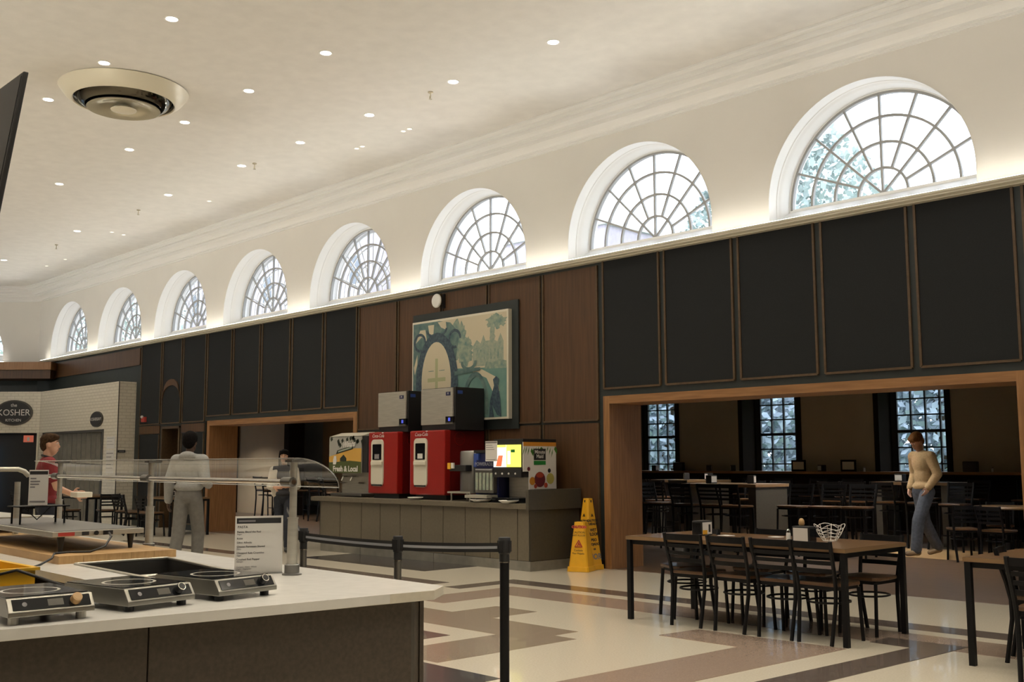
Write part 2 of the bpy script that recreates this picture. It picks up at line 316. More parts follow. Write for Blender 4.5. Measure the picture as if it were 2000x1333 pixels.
def arch_window(c, mx, lab, far=False):
    global NWIN; NWIN += 1
    o = bpy.data.objects.new('window_%d' % NWIN, None); COL.objects.link(o); structure(o); o['label'] = lab
    o.matrix_world = mx @ Matrix.Translation((c, 0, ZC))
    shared('cas', casing, 'casing', 'trim_white', o)
    shared('sash', lambda: ring_bar(RG-.045, RG, .205+DG, .26+DG), 'sash_ring', 'muntin', o)
    for k in (1, 2, 3): shared('ring%d' % k, lambda: ring_bar(RG*k/4-.014, RG*k/4+.014, .212+DG, .252+DG, 32), 'muntin_ring', 'muntin', o)
    for k in range(1, 8): shared('sp%d' % k, lambda: spoke(PI*k/8, .0 if k in (2, 4, 6) else RG/4, RG-.02, .013, .214+DG, .250+DG), 'muntin_spoke', 'muntin', o)
    shared('sill', lambda: MB().prism([(-.01, -.245), (.41, -.02), (.41, .012), (.56, .012), (.56, -.26), (-.01, -.26)], lambda a, b, d: (d, a, b), -RG-.02, RG+.02), 'window_sill', 'trim_white', o)
    for q in range(1, 4):
        for k in range(8): shared('p%d_%d' % (q, k), lambda: pane(RG*q/4, RG*(q+1)/4, PI*k/8, PI*(k+1)/8), 'pane', 'window_glass', o)
    for k, (a, b_) in enumerate(((0, PI/4), (PI/4, PI/2), (PI/2, 3*PI/4), (3*PI/4, PI))): shared('h%d' % k, lambda: pane(0, RG/4, a, b_), 'pane', 'window_glass', o)
    # outer storm sash, white bars
    def storm():
        mb = ring_bar(RG-.06, RG+.05, .54, .58)
        for k in (1, 2, 3):
            q = ring_bar(RG*k/4-.011, RG*k/4+.011, .54, .56, 24); mb.add(q.v, q.f)
        for k in range(1, 8): q = spoke(PI*k/8, RG/4, RG, .011, .54, .56); mb.add(q.v, q.f)
        return mb
    if far: shared('storm', storm, 'storm_sash', 'muntin_white', o)
    return o
IDL = Matrix.Translation((0, YW, 0))
LEFTS = [-6.988, -10.326, -13.69, -17.014, -20.30, -23.534, -26.72, -29.87]
CEN = [l+1.25 for l in LEFTS]; CEN = [-2.4, .94]+CEN
arch_wall('wall_right', XC, 6, CEN, IDL)
for i, c in enumerate(CEN[2:]): arch_window(c, IDL, 'half-round fanlight window, %s from the right of the arched row' % ORD[i], i > 2)
arch_window(CEN[0], IDL, 'half-round fanlight window just beyond the right edge of the photo')
E45 = Vector((-rt.x, -rt.y, 0)).normalized()
def frame45(px, py):       # frame along the canted corner: s grows to the left, d outwards
    n = Vector((-E45.y, E45.x, 0)); n = n if n.dot(Vector((-.7, .7, 0))) > 0 else -n
    return Matrix(((-E45.x, n.x, 0, px), (-E45.y, n.y, 0, py), (0, 0, 1, 0), (0, 0, 0, 1)))
FC = frame45(XC, YW)
arch_wall('wall_left', -6, 0, [-2.25], FC); arch_window(-2.25, FC, 'half-round fanlight window in the canted corner, cut by the left edge')
# ---- crown moulding
CP = [(0, 5.975), (-.025, 5.975), (-.025, 6.005), (-.06, 6.005), (-.06, 6.03), (-.09, 6.055), (-.14, 6.075), (-.20, 6.085), (-.20, 6.135), (-.27, 6.135), (-.27, 6.175), (-.30, 6.20), (-.36, 6.21), (-.36, 6.26), (-.43, 6.26), (-.43, 6.305), (-.46, 6.32), (-.50, 6.325), (-.50, 6.355), (0, 6.355)]
def run(name, prof, s0, s1, mx, m): 
    mb = MB(); mb.prism(prof, lambda a, b, d: mx @ Vector((d, a, b)), s0, s1); return structure(mb.build(name, m))
run('trim_1', CP, XC+.21, 6, IDL, 'trim_white'); run('trim_2', CP, -6, -.21, FC, 'trim_white')
MB().prism(CP, lambda a, b, d: IDL @ Vector((XC+.21, a, b)) if d == 0 else FC @ Vector((-.21, a, b)), 0, 1).build('trim_3', 'trim_white', kind='structure')
# ---- ledge with led cove strip on top
LP = [(0, 4.19), (-.10, 4.19), (-.10, 4.20), (-.14, 4.212), (-.15, 4.215), (-.15, 4.232), (-.17, 4.24), (-.17, 4.262), (0, 4.262)]
run('trim_4', LP, -30.2, 6, IDL, 'ledge_cream')
def cove(name, s0, s1, mx, lab):
    mb = MB(); n = int((s1-s0)/.6)
    for i in range(n):
        a, b_ = s0+(s1-s0)*i/n, s0+(s1-s0)*(i+1)/n; mb.add([mx @ Vector((s_, d, 4.267)) for s_, d in ((a, -.155), (b_-.004, -.155), (b_-.004, -.135), (a, -.135))], [(0, 1, 2, 3)])
    tag(mb.build(name, 'cove_glow'), lab, 'light strip')
cove('cove_light', -30.2, 6, IDL, 'warm led strip lying along the ledge below the arched windows')
cove('cove_light', -5.8, -.9, FC, 'warm led strip on the canted corner cornice at far left')
cove('cove_light', -36, 6, Matrix(((1, 0, 0, 0), (0, -1, 0, -3.2), (0, 0, 1, 0), (0, 0, 0, 1))), 'warm led strip added along the unseen opposite wall to light the ceiling')  # added strip on the unseen side, evens out the ceiling light
# ---- lower wall: piers, lintels, panels
X_R = (-9.57, -4.20); X_L = (-20.73, -15.53); ZO = 2.215; YB = 11.63
wall = MB()
for a, b_ in ((-15.42, -9.68), (-4.09, 6)): wall.box(a, b_, YW, YB, 0, ZL)
for a, b_ in ((-9.68, -4.09), (-20.93, -15.42)): wall.box(a, b_, YW, YB, 2.32, ZL)
wall.box(XC-1, -22.93, YW, YB, 0, ZL).box(-22.09, -20.93, YW, YB, 0, ZL).box(-22.93, -22.09, YW, YB, 2.23, ZL)
wl = structure(wall.build('wall_front', 'dark_green_paint'))
def panel(name, m, x0, x1, z0, z1, frame='molding_brown', g=.05, t=.014):
    a, b_ = x0+g, x1-g; c, d = z0+.012, z1
    p = B(name, m, a+t, b_-t, YW-.012, YW+.01, c+t, d, wl)
    f = MB(); w = .026
    f.box(a-w/2, a+w/2, YW-.028, YW+.005, c, d).box(b_-w/2, b_+w/2, YW-.028, YW+.005, c, d).box(a, b_, YW-.028, YW+.005, c-w/2, c+w/2)
    f.build('panel_moulding', frame, p)
XR_ = [-9.71, -8.64, -7.49, -6.35, -5.22, -4.09, -2.96, -1.83, -.7, .43, 1.56, 2.69]
for a, b_ in zip(XR_, XR_[1:]): panel('wall_panel', 'charcoal_fabric', a, b_, 2.41, 4.19)
XL_ = [-20.93, -19.83, -18.71, -17.6, -16.49, -15.42]
for a, b_ in zip(XL_, XL_[1:]): panel('wall_panel', 'charcoal_fabric', a, b_, 2.41, 4.19)
XF_ = [-24.14, -23.03, -22.03, -20.93]
for i, (a, b_) in enumerate(zip(XF_, XF_[1:])):
    panel('wall_panel', 'charcoal_fabric', a, b_, 2.31, 4.19)
    if i != 1:
        B('oak_band', 'walnut', a+.03, b_-.03, YW-.02, YW, 2.10, 2.28, wl); panel('wall_panel', 'charcoal_fabric', a, b_, .12, 2.08)
arch = MB()
for i in range(14):
    t0, t1 = PI*i/14, PI*(i+1)/14
    arch.prism([(-22.53-.43*math.cos(t0), 2.87+.30*math.sin(t0)), (-22.53-.43*math.cos(t1), 2.87+.30*math.sin(t1)), (-22.53-.36*math.cos(t1)+.0, 3.05+.26*math.sin(t1)), (-22.53-.36*math.cos(t0), 3.05+.26*math.sin(t0))], lambda a, b, d: (a, d, b), YW-.035, YW-.01)
arch.build('arch_ornament', 'walnut', wl)
XW_ = [-15.42, -14.29, -13.13, -12.02, -10.86, -9.74]
for a, b_ in zip(XW_, XW_[1:]):
    panel('wood_panel', 'walnut', a, b_, 1.99, 4.15, 'molding_brown', .035); panel('wood_panel', 'walnut', a, b_, .12, 1.96, 'molding_brown', .035)
B('baseboard', 'dark_wood', -15.4, -9.7, YW-.03, YW, 0, .11, wl)
# oak casings of the two openings
def opening(xa, xb, n):
    o = bpy.data.objects.new('door_%d' % n, None); COL.objects.link(o); structure(o); o.location = (xa, YW, 0)
    B('jamb', 'oak', xa-.11, xa, YW-.02, YB+.02, 0, ZO+.105, o); B('jamb', 'oak', xb, xb+.11, YW-.02, YB+.02, 0, ZO+.105, o)
    B('lintel', 'oak_rail', xa, xb, YW-.02, YB+.02, ZO, ZO+.105, o)
opening(*X_R, 1); opening(*X_L, 2)
d3 = bpy.data.objects.new('door_3', None); COL.objects.link(d3); structure(d3); d3.location = (-22.5, YW, 0)
B('jamb', 'molding_brown', -22.95, -22.9, YW-.03, YB, 0, 2.25, d3); B('jamb', 'molding_brown', -22.12, -22.07, YW-.03, YB, 0, 2.25, d3); B('lintel', 'molding_brown', -22.95, -22.07, YW-.03, YB, 2.2, 2.25, d3)
B('door_leaf', 'walnut', -22.9, -22.12, YB-.08, YB-.03, 0, 2.2, d3)
# ---- far corner: wood band, canted wooden cornice, white brick kitchen front
B('oak_band', 'walnut', -30.5, -24.18, YW-.03, YW, 3.74, 4.14, wl)
FB = frame45(-29.05, 10.72)
MB().box(-6, 0, 0, .5, 3.93, 4.14, FB).build('trim_5', 'oak', kind='structure'); MB().box(-6, -.05, .1, .9, 3.70, 3.93, FB).build('trim_6', 'walnut', kind='structure')
MB().box(-6, 0, .0, .05, 0, ZL, FC).build('wall_left', 'dark_green_paint', kind='structure')
YK = 10.58; XK0, XK1 = -29.28, -24.37; ZK = 3.345; XG0, XG1 = -29.1, -25.14
FK = frame45(XK0, YK)
kit = MB(); kit.box(XG1, XK1, YK, YW, 0, ZK).box(XK0, XG1, YK, YW, 2.245, ZK).box(XK0, XG0, YK, YW, 0, 2.245)
uvf = lambda p: ((p.x+p.y), p.z)
kw = structure(kit.build('wall_kitchen', 'white_brick', uv=uvf))
k2 = MB(); k2.box(-5, 0, 0, .35, 2.245, ZK, FK); structure(k2.build('wall_kitchen', 'white_brick', uv=lambda p: (math.hypot(p.x-XK0, p.y-YK), p.z)))
MB().box(-5, -.02, .3, .35, 0, 2.245, FK).build('wall_kitchen', 'black_plastic', kind='structure')  # black sheet painting the darkness of the unlit kitchen interior
B('corner_bead', 'laminate_dark', XK1-.01, XK1+.006, YK-.006, YK+.012, 0, ZK, kw)
MB().box(-.05, .0, -.02, .05, 0, 2.245, FK).build('door_post', 'ledge_cream', kw)
MB().box(-5, -1.24, -.02, .0, .2, 1.95, FK).build('drinks_cooler', 'cooler_blue'); tag(bpy.data.objects['drinks_cooler'], 'pale blue lit cooler edge in the dark kitchen doorway at far left', 'cooler')
# folding shutter
sh = thing('folding_shutter', 'grey accordion shutter closing the white brick kitchen front', 'shutter', (XG0, YK, 0))
N = 26; w = (XG1-XG0-.1)/N
for i in range(N):
    a = XG0+.05+i*w; s_ = .05 if i % 2 else .0
    MB().prism([(a, .10+s_), (a+w*.93, .15-s_), (a+w*.93, .165-s_), (a, .115+s_)], lambda x, y, d: (x, YK+y, d), .02, 2.19).build('slat', 'steel_dark' if i % 4 == 3 else 'toe_kick', sh)
B('top_track', 'laminate_dark', XG0, XG1, YK+.02, YK+.22, 2.19, 2.243, sh); B('side_channel', 'laminate_dark', XG1-.06, XG1-.002, YK-.015, YK+.2, 0, 2.243, sh)
# signs on the brick
def oval_sign(name, lab, cpt, rv, rx, rz, lines):
    t = thing(name, lab, 'sign', cpt); r = Vector(rv).normalized(); n = r.cross(Vector(ZU)); c = Vector(cpt)
    for nm, m, k, d0, d1 in (('rim', 'laminate_dark', 1, .0, .03), ('face', 'ink', .9, .03, .036)):
        MB().prism([(rx*k*math.cos(2*PI*i/40), rz*k*math.sin(2*PI*i/40)) for i in range(40)], lambda a, b, d: c+r*a+Vector((0, 0, b))+n*d, d0, d1).build(nm, m, t)
    for s, sz, dz, mt in lines: text(s, sz, c+Vector((0, 0, dz))+n*.038, r, ZU, mt, t)
ck = FK @ Vector((-.69, 0, 2.78))
oval_sign('oval_sign', 'black oval sign reading the KOSHER KITCHEN in white letters', ck, -E45, .50, .34, (('the', .13, .20, 'white_print'), ('KOSHER', .235, 0, 'white_print'), ('KITCHEN', .10, -.2, 'white_print')))
oval_sign('round_sign', 'small oval black sign with one white line above the shutter', (-25.55, YK, 2.49), XR, .36, .19, (('KOSHERSAVY', .105, .0, 'white_print'),))
def paper(name, lab, x0, x1, z0, z1, y, lines=4):
    t = thing(name, lab, 'notice', ((x0+x1)/2, y, z0)); B('sheet', 'white_print', x0, x1, y-.004, y, z0, z1, t); h = z1-z0
    for i in range(lines): B('print_line', 'ink_grey', x0+.06*(x1-x0), x0+(.9-.2*(i % 2))*(x1-x0), y-.0055, y-.004, z1-h*(.12+.8*i/lines)-.03*h, z1-h*(.12+.8*i/lines), t)
paper('wall_notice', 'white paper notice with blue block on white brick beside shutter', -24.95, -24.5, 1.78, 2.06, YK, 3); paper('wall_notice', 'longer white paper notice lower on white brick beside shutter', -24.95, -24.52, 1.2, 1.74, YK, 5)
ex = thing('exit_sign', 'small red and white exit sign beside the dark kitchen doorway', 'sign', (-29.45, 10.42, 2.03)); MB().box(-.4, -.14, -.02, .0, 2.0, 2.18, FK).build('panel', 'exit_glow', ex); MB().box(-.3, -.24, -.03, -.02, 2.03, 2.13, FK).build('arrow', 'white_print', ex)
nb = thing('name_plate', 'small dark name plate on the side of the white brick front', 'sign', (XK1, 10.7, 1.69)); B('plate', 'ink', XK1, XK1+.012, 10.60, 10.78, 1.68, 1.74, nb); B('print_line', 'ink_grey', XK1+.012, XK1+.014, 10.63, 10.75, 1.70, 1.72, nb)
al = thing('fire_alarm', 'small red fire alarm on dark panel left of the narrow doorway', 'alarm', (-23.82, YW, 2.42)); B('back_box', 'ink_red', -23.92, -23.74, YW-.07, YW-.012, 2.38, 2.50, al, .01); MB().ball((-23.85, YW-.08, 2.50), .035).build('strobe', 'white_print', al, True)
# ---- side room
Y2 = 20.4; Z2 = 2.95
structure(B('ceiling', 'beige_wall', -34, 6, YB, 21.4, Z2, Z2+.15)); structure(B('wall_side', 'dark_wood', 5.8, 6, YB, 21.4, 0, Z2)); structure(B('wall_side', 'beige_wall', -34, -33.8, YB, 21.4, 0, Z2))
wc = [-9.86-3.27*i for i in range(-3, 4)]; wc = [(c-.70, c+.71) for c in wc]
e = [6]+[q for w_ in wc for q in (w_[1], w_[0])]+[-34]
bw = MB()
for i in range(0, len(e), 2): bw.box(e[i+1], e[i], Y2, 21.1, 0, Z2)
for a, b_ in wc: bw.box(a, b_, Y2, 21.1, 0, 1.18)
structure(bw.build('wall_far', 'beige_wall'))
for i, (a, b_) in enumerate(wc):
    NWIN += 1; o = bpy.data.objects.new('window_%d' % NWIN, None); COL.objects.link(o); structure(o); o.location = (a, Y2, 1.18)
    B('reveal', 'dark_wood', a, a+.02, Y2-.03, 21.05, 1.18, Z2, o); B('reveal', 'dark_wood', b_-.02, b_, Y2-.03, 21.05, 1.18, Z2, o); B('sill', 'oak_rail', a, b_, Y2-.05, 21.05, 1.18, 1.22, o)
    B('casing', 'dark_wood', a-.09, a, Y2-.03, Y2, 1.18, Z2, o); B('casing', 'dark_wood', b_, b_+.09, Y2-.03, Y2, 1.18, Z2, o)
    g0, g1 = a+.14, b_-.05; pw = (g1-g0)/4
    B('mullion', 'muntin_dark', a, g0, 20.9, 20.98, 1.2, Z2, o); B('mullion', 'muntin_dark', g1, b_, 20.9, 20.98, 1.2, Z2, o)
    for k in range(5): B('muntin', 'muntin_dark', g0+k*pw-.016, g0+k*pw+.016, 20.9, 20.95, 1.2, Z2, o)
    for k in range(6): B('muntin', 'muntin_dark', g0, g1, 20.9, 20.95, 1.375+.33*k-(.03 if k == 2 else .014), 1.375+.33*k+(.03 if k == 2 else .014), o)
    if i in (2, 3, 4, 5):
        for k in range(4):
            for q in range(6): B('pane', 'window_glass', g0+k*pw+.016, g0+(k+1)*pw-.016, 20.92, 20.924, 1.2+(.0 if q == 0 else .19+.33*(q-1)), min(Z2, 1.36+.33*q), o)
# partition seen through the left opening
structure(B('wall_partition', 'tan_wall', -30.5, -25.75, 16.0, 16.2, 0, Z2)); structure(B('wall_partition', 'dark_wood', -25.75, -25.5, 15.9, 16.4, 0, Z2)); structure(B('wall_partition', 'tan_wall', -25.5, -17.0, 17.0, 17.2, 0, Z2)); structure(B('wall_partition', 'dark_wood', -28.9, -28.4, 15.9, 16.0, 0, Z2))
bar = thing('bar_ledge', 'long wooden bar ledge under the side room windows', 'ledge', (-10, 20.1, 0)); B('ledge_top', 'oak_rail', -21, -2, 19.95, Y2-.03, 1.17, 1.22, bar); B('bar_front', 'dark_wood', -21, -2, 20.25, Y2-.03, 0, 1.17, bar)
# ================================================================ CEILING THINGS
def downlight(x, y, lab, r=.064, m='lamp_glow', lamp=True, grp='recessed ceiling downlights'):
    t = thing('ceiling_downlight', lab, 'downlight', (x, y, CEIL), group=grp)
    MB().lathe([(r, -.001), (r+.022, -.004), (r+.022, .004), (r, .004)], (x, y, CEIL), 20).build('trim_ring', 'trim_white', t, True)
    MB().lathe([(0.0005, -.003), (r, -.003), (r, .004)], (x, y, CEIL), 20).build('lens', m, t)
    if lamp: spot(x, y, CEIL-.02, DOWN)
RN = {8.72: 'row nearest the arched windows', 6.96: 'middle row', 5.15: 'row beside the round vent'}
for yy, xs in ROWS.items():
    for i, x in enumerate(xs): downlight(x, yy, '%s round downlight from the right in the ceiling %s' % (ORD[i], RN[yy]))
for i, (x, y) in enumerate(((-12.15, 9.53), (-12.3, 9.53), (-13.35, 9.54), (-13.5, 9.54), (-18.2, 9.5), (-22.2, 9.6), (-22.1, 9.3), (-25.87, 9.77), (-27.07, 9.77))):
    downlight(x, y, 'tiny spotlight near the cornice, %s counted from the right' % ORD[i], .03, 'lamp_small', False, 'tiny spotlights near the cornice')
for i, (x, y) in enumerate(((-10.71, 8.75), (-15.34, 8.8), (-19.77, 8.83), (-24.23, 8.94))):
    t = thing('sprinkler', 'small brass ceiling sprinkler, %s counted from the right' % ORD[i], 'sprinkler', (x, y, CEIL), group='ceiling sprinklers')
    MB().lathe([(.0005, -.10), (.022, -.10), (.022, -.095), (.008, -.09), (.008, -.02), (.035, -.012), (.035, 0)], (x, y, CEIL), 12).build('head', 'brass_vent', t, True); MB().tube([(x-.016, y, CEIL-.05), (x-.02, y, CEIL-.08), (x, y, CEIL-.1)], .004, 5).build('frame_arm', 'brass_vent', t)
v = thing('ceiling_vent', 'large round chrome and cream air diffuser in the ceiling', 'vent', (-13.42, 5.74, CEIL)); c = (-13.42, 5.74, CEIL)
MB().lathe([(.80, .0), (.82, -.015), (.80, -.04), (.74, -.12), (.68, -.165), (.645, -.18), (.63, -.17), (.64, -.12)], c, 56).build('outer_ring', 'vent_cream', v, True)
MB().lathe([(.64, -.12), (.60, -.07), (.50, -.03), (.0005, -.01)], c, 56).build('throat', 'black_gloss', v, True)
MB().lathe([(.60, -.11), (.61, -.12), (.56, -.20), (.50, -.235), (.48, -.235), (.53, -.17)], c, 56).build('middle_ring', 'chrome_reflect_dark', v, True)
MB().lathe([(.455, -.255), (.465, -.27), (.44, -.275), (.30, -.235), (.2, -.215), (.0005, -.205)], c, 56).build('inner_dish', 'brass_vent', v, True)
MB().lathe([(.0005, -.30), (.10, -.30), (.16, -.285), (.165, -.275), (.08, -.22), (.0005, -.2)], c, 40).build('centre_plate', 'vent_cream', v, True)
# hanging screen at the left edge
tv = thing('hanging_screen', 'black flat screen hung from the ceiling, cut by the left edge', 'screen', (-5.3, 1.75, 3.4))
def tvp(a, b, d): return Vector((-5.472+a, 1.831+(b-3.4)*.1356+d, b))
MB().prism([(-1.45, 2.56), (0, 2.56), (0, 3.4), (-1.45, 3.4)], tvp, -.014, .012).build('housing', 'black_plastic', tv, bevel=.006); MB().prism([(-1.43, 2.58), (-.02, 2.58), (-.02, 3.38), (-1.43, 3.38)], tvp, .012, .014).build('glass_front', 'black_gloss', tv)
MB().prism([(-1.43, 2.58), (-.02, 2.58), (-.02, 3.38), (-1.43, 3.38)], tvp, -.017, -.014).build('back_cover', 'black_plastic', tv); MB().tube([(-6.2, 1.83, 3.35), (-6.2, 1.83, CEIL)], .025).build('hanger_pole', 'black_metal', tv)
# can lamps of the side room; the third is added to light the walker
for i, (x, y) in enumerate(((-12.39, 16.79), (-10.16, 16.73), (-8.5, 14.9), (-26.9, 14.5), (-24.0, 13.8), (-21.4, 14.2), (-18.5, 14.0), (-6.0, 14.0), (-14.5, 13.5))):
    t = thing('can_lamp', 'can lamp hung in the side room, %s of its kind' % ORD[i], 'lamp', (x, y, Z2), group='side room can lamps')
    MB().lathe([(.12, 2.612), (.125, 2.612), (.125, Z2), (.0005, Z2)], (x, y, 0), 16).build('can', 'trim_white', t, True); MB().lathe([(.0005, 2.614), (.12, 2.614)], (x, y, 0), 16).build('lens', 'can_glow', t)
    spot(x, y, 2.58, ROOM2, 2.4, .8, .1, WARM)
# ================================================================ BEVERAGE COUNTER
XA, XB, YF = -15.05, -10.12, 10.0; ZTOP = .875
bc = thing('beverage_counter', 'long tan laminate beverage counter against the wood panelled wall', 'counter', (-12.6, YF, 0))
B('carcass', 'laminate_dark', XA+.02, XB-.02, YF+.02, YW-.05, .13, ZTOP-.07, bc)
js = [XA, -14.47, -13.89, -13.4, -12.90, -12.40, -11.9, -11.42, -10.9, -10.36, XB]
for a, b_ in zip(js, js[1:]): B('front_panel', 'laminate', a+.006, b_-.006, YF, YF+.02, .13, ZTOP-.072, bc, .002)
B('end_panel', 'laminate_dark', XB-.02, XB, YF, YW-.05, .13, ZTOP-.07, bc); B('end_panel', 'laminate_dark', XA, XA+.02, YF, YW-.05, .13, ZTOP-.07, bc)
for a, b_ in ((XA+.05, -13.9), (-13.89, -12.1), (-12.09, XB+.01)): B('plinth', 'toe_kick', a, b_, YF-.012, YF+.012, 0, .125, bc)
B('plinth_end', 'toe_kick', XB, XB+.012, YF, YW-.05, 0, .125, bc)
B('counter_top', 'laminate', XA-.2, XB+.0, YF-.05, YW-.04, ZTOP-.07, ZTOP, bc, .006); B('end_splash', 'laminate_dark', XB-.02, XB+.035, YF-.06, YW-.04, ZTOP-.08, 1.065, bc, .004); B('splash_trim', 'steel', XB-.03, XB-.02, YF-.05, YF-.03, ZTOP, 1.06, bc)
# --- juice dispenser with picture front
jd = thing('juice_dispenser', 'juice dispenser with farm sunset picture front, left end of counter', 'dispenser', (-14.6, 10.2, ZTOP)); y0 = 10.2
B('cabinet', 'black_plastic', -15.1, -14.04, y0+.02, y0+.62, 1.27, 1.86, jd, .01); B('rear_column', 'steel_dark', -15.02, -14.1, y0+.25, y0+.6, .88, 1.27, jd); MB().prism([(0, 1.86), (.24, 1.925), (.26, 1.925), (.26, 1.85), (0, 1.85)], lambda a, b, d: (d, y0+a, b), -15.1, -14.19).build('lit_hood', 'cream_plastic', jd)
pf = B('picture_front', 'juice_sky', -15.1, -14.19, y0, y0+.02, 1.26, 1.86, jd); y1 = y0-.001
def flat(nm, m, poly, parent, y, t=.0012): return MB().prism(poly, lambda a, b, d: (a, d, b), y-t, y).build(nm, m, parent)
flat('sunset', 'juice_sun', [(-15.1, 1.44), (-14.19, 1.43), (-14.19, 1.66), (-14.45, 1.66), (-14.7, 1.60), (-15.1, 1.53)], pf, y1); flat('grass', 'juice_grass', [(-15.1, 1.26), (-14.19, 1.26), (-14.19, 1.44), (-14.5, 1.46), (-15.1, 1.43)], pf, y1-.001)
random.seed(3)
for k in range(16):
    a = -15.08+.88*random.random(); b_ = 1.72+.13*random.random(); flat('leaf', 'juice_dark', [(a, b_), (a+.05, b_+.03), (a+.07, b_-.02), (a+.02, b_-.05)], pf, y1-.002)
flat('barn', 'juice_dark', [(-14.78, 1.45), (-14.60, 1.45), (-14.60, 1.50), (-14.68, 1.56), (-14.78, 1.50)], pf, y1-.003); flat('banner', 'juice_dark', [(-14.9, 1.57), (-14.42, 1.65), (-14.41, 1.71), (-14.86, 1.63)], pf, y1-.003); flat('juice_bottle', 'white_print', [(-14.98, 1.40), (-14.9, 1.40), (-14.87, 1.46), (-14.89, 1.54), (-14.95, 1.54), (-14.98, 1.47)], pf, y1-.004)
text('S.B. Winans', .135, (-14.63, y1-.006, 1.72), (1, 0, .12), ZU, 'white_print', pf, sx=.9, shear=.2, bold=.004); flat('banner_strip', 'print_castle', [(-14.84, 1.595), (-14.45, 1.663), (-14.45, 1.69), (-14.83, 1.622)], pf, y1-.0045); text('Fresh & Local', .125, (-14.63, y1-.004, 1.325), XR, ZU, 'white_print', pf, sx=1.02, bold=.004)
B('drip_panel', 'steel', -15.0, -14.2, y0+.2, y0+.25, .92, 1.27, jd); B('drip_tray', 'steel_dark', -15.02, -14.15, y0-.02, y0+.24, .89, .93, jd, .005)
for a in (-14.8, -14.55): MB().tube([(a, y0+.2, 1.2), (a, y0+.08, 1.2), (a, y0+.05, 1.13)], .014).build('tap', 'chrome', jd, True)
for a in (-14.93, -14.4): B('tap_bracket', 'chrome', a-.08, a+.08, y0+.16, y0+.2, 1.09, 1.105, jd)
# --- two red soda fountains
def fountain(x0, x1, xe, lab, depth, screenm, logo=True):
    t = thing('soda_fountain', lab, 'soda fountain', ((x0+x1)/2, 10.15, ZTOP)); y = 10.15
    B('front_door', 'red_machine', x0, x1, y, y+.12, .945, 1.905, t, .02); B('body', 'red_shaded', x0+.01, x1-.01, y+.12, y+depth, .945, 1.9, t, .008); B('base', 'black_plastic', x0+.05, x1-.05, y+.08, y+depth, ZTOP, .945, t)
    cx = x0+.30*(x1-x0)+.03; w_ = .155; rr = .07
    def rrect(hw, z0, z1, rr):
        p = []
        for (sx, z, a) in ((1, z1, 0), (-1, z1, 90), (-1, z0, 180), (1, z0, 270)):
            for k in range(5):
                q = math.radians(a+k*22.5); p.append((cx+sx*(hw-rr)+rr*math.cos(q), z+(-rr if z == z1 else rr)+rr*math.sin(q)))
        return p
    fr = flat('dispense_bezel', 'cream_plastic', rrect(w_, 1.06, 1.79, rr), t, y+.002, .022)
    flat('touch_screen', 'black_gloss', rrect(w_*.74, 1.47, 1.715, .012), fr, y-.02, .003); B('nozzle_shelf', 'cream_plastic', cx-w_*.9, cx+w_*.95, y-.045, y-.018, 1.385, 1.45, fr, .012)
    B('drip_slot', 'black_plastic', cx-w_*.85, cx+w_*.85, y-.03, y-.018, 1.065, 1.09, fr); flat('screen_card', screenm, [(cx-.06, 1.485), (cx+.06, 1.485), (cx+.06, 1.56), (cx-.06, 1.56)], fr, y-.023, .001)
    text('Coca-Cola', .075, (cx+.0, y-.002, 1.845), XR, ZU, 'white_print', t, shear=.25, sx=.95); B('door_tag', 'white_print', x0+.47*(x1-x0), x0+.47*(x1-x0)+.04, y-.003, y, 1.885, 1.9, t)
    lc = Vector((x1-.008, y+.30, 1.78)); MB().lathe([(.095, 0), (.105, 0), (.105, .002), (.095, .002)], lc, 28, 'x').build('side_emblem', 'red_machine', t); text('Coca-Cola', .045, lc+Vector((.004, 0, 0)), (0, 1, 0), ZU, 'red_machine', t, shear=.2)
    return t
fountain(-13.93, -13.18, 0, 'red soda fountain on counter, left one of the two', .66, 'screen_lime'); fountain(-12.87, -12.05, 0, 'red soda fountain on counter, right one of the two', .80, 'white_print')
for n, sm in (('soda_fountain', 'ink_grey'),):
    for ch in bpy.data.objects['soda_fountain'].children_recursive:
        if ch.name.startswith('screen_card'): ch.data.materials[0] = M['ink_grey']
def icemaker(x0, x1, lab, z0=1.94, z1=2.53, d=.58):
    t = thing('ice_maker', lab, 'ice maker', ((x0+x1)/2, 10.25, 1.905)); y = 10.25
    B('body', 'black_plastic', x0, x1+.02, y+.03, y+d, z0-.035, z1+.01, t, .006); B('front_panel', 'steel', x0+.01, x1-.01, y, y+.03, z0+.05, z1, t, .008); B('control_box', 'black_gloss', x1-.16, x1+.015, y-.012, y+.03, z0+.075, z0+.165, t, .004)
    B('display', 'screen_blue', x1-.095, x1-.05, y-.015, y-.012, z0+.095, z0+.145, t); B('badge', 'navy', x1-.16, x1-.06, y-.004, y, z1-.115, z1-.06, t); text('M', .05, (x1-.11, y-.006, z1-.088), XR, ZU, 'white_print', t); B('side_badge', 'ink_blue', x1+.02, x1+.022, y+.07, y+.17, z1-.09, z1-.04, t)
    B('handle_strip', 'steel_dark', x1-.17, x1, y-.006, y, z0+.055, z0+.07, t)
icemaker(-13.83, -13.10, 'steel fronted ice maker on top of the left red fountain'); icemaker(-12.74, -11.98, 'steel fronted ice maker on top of the right red fountain', d=.6)
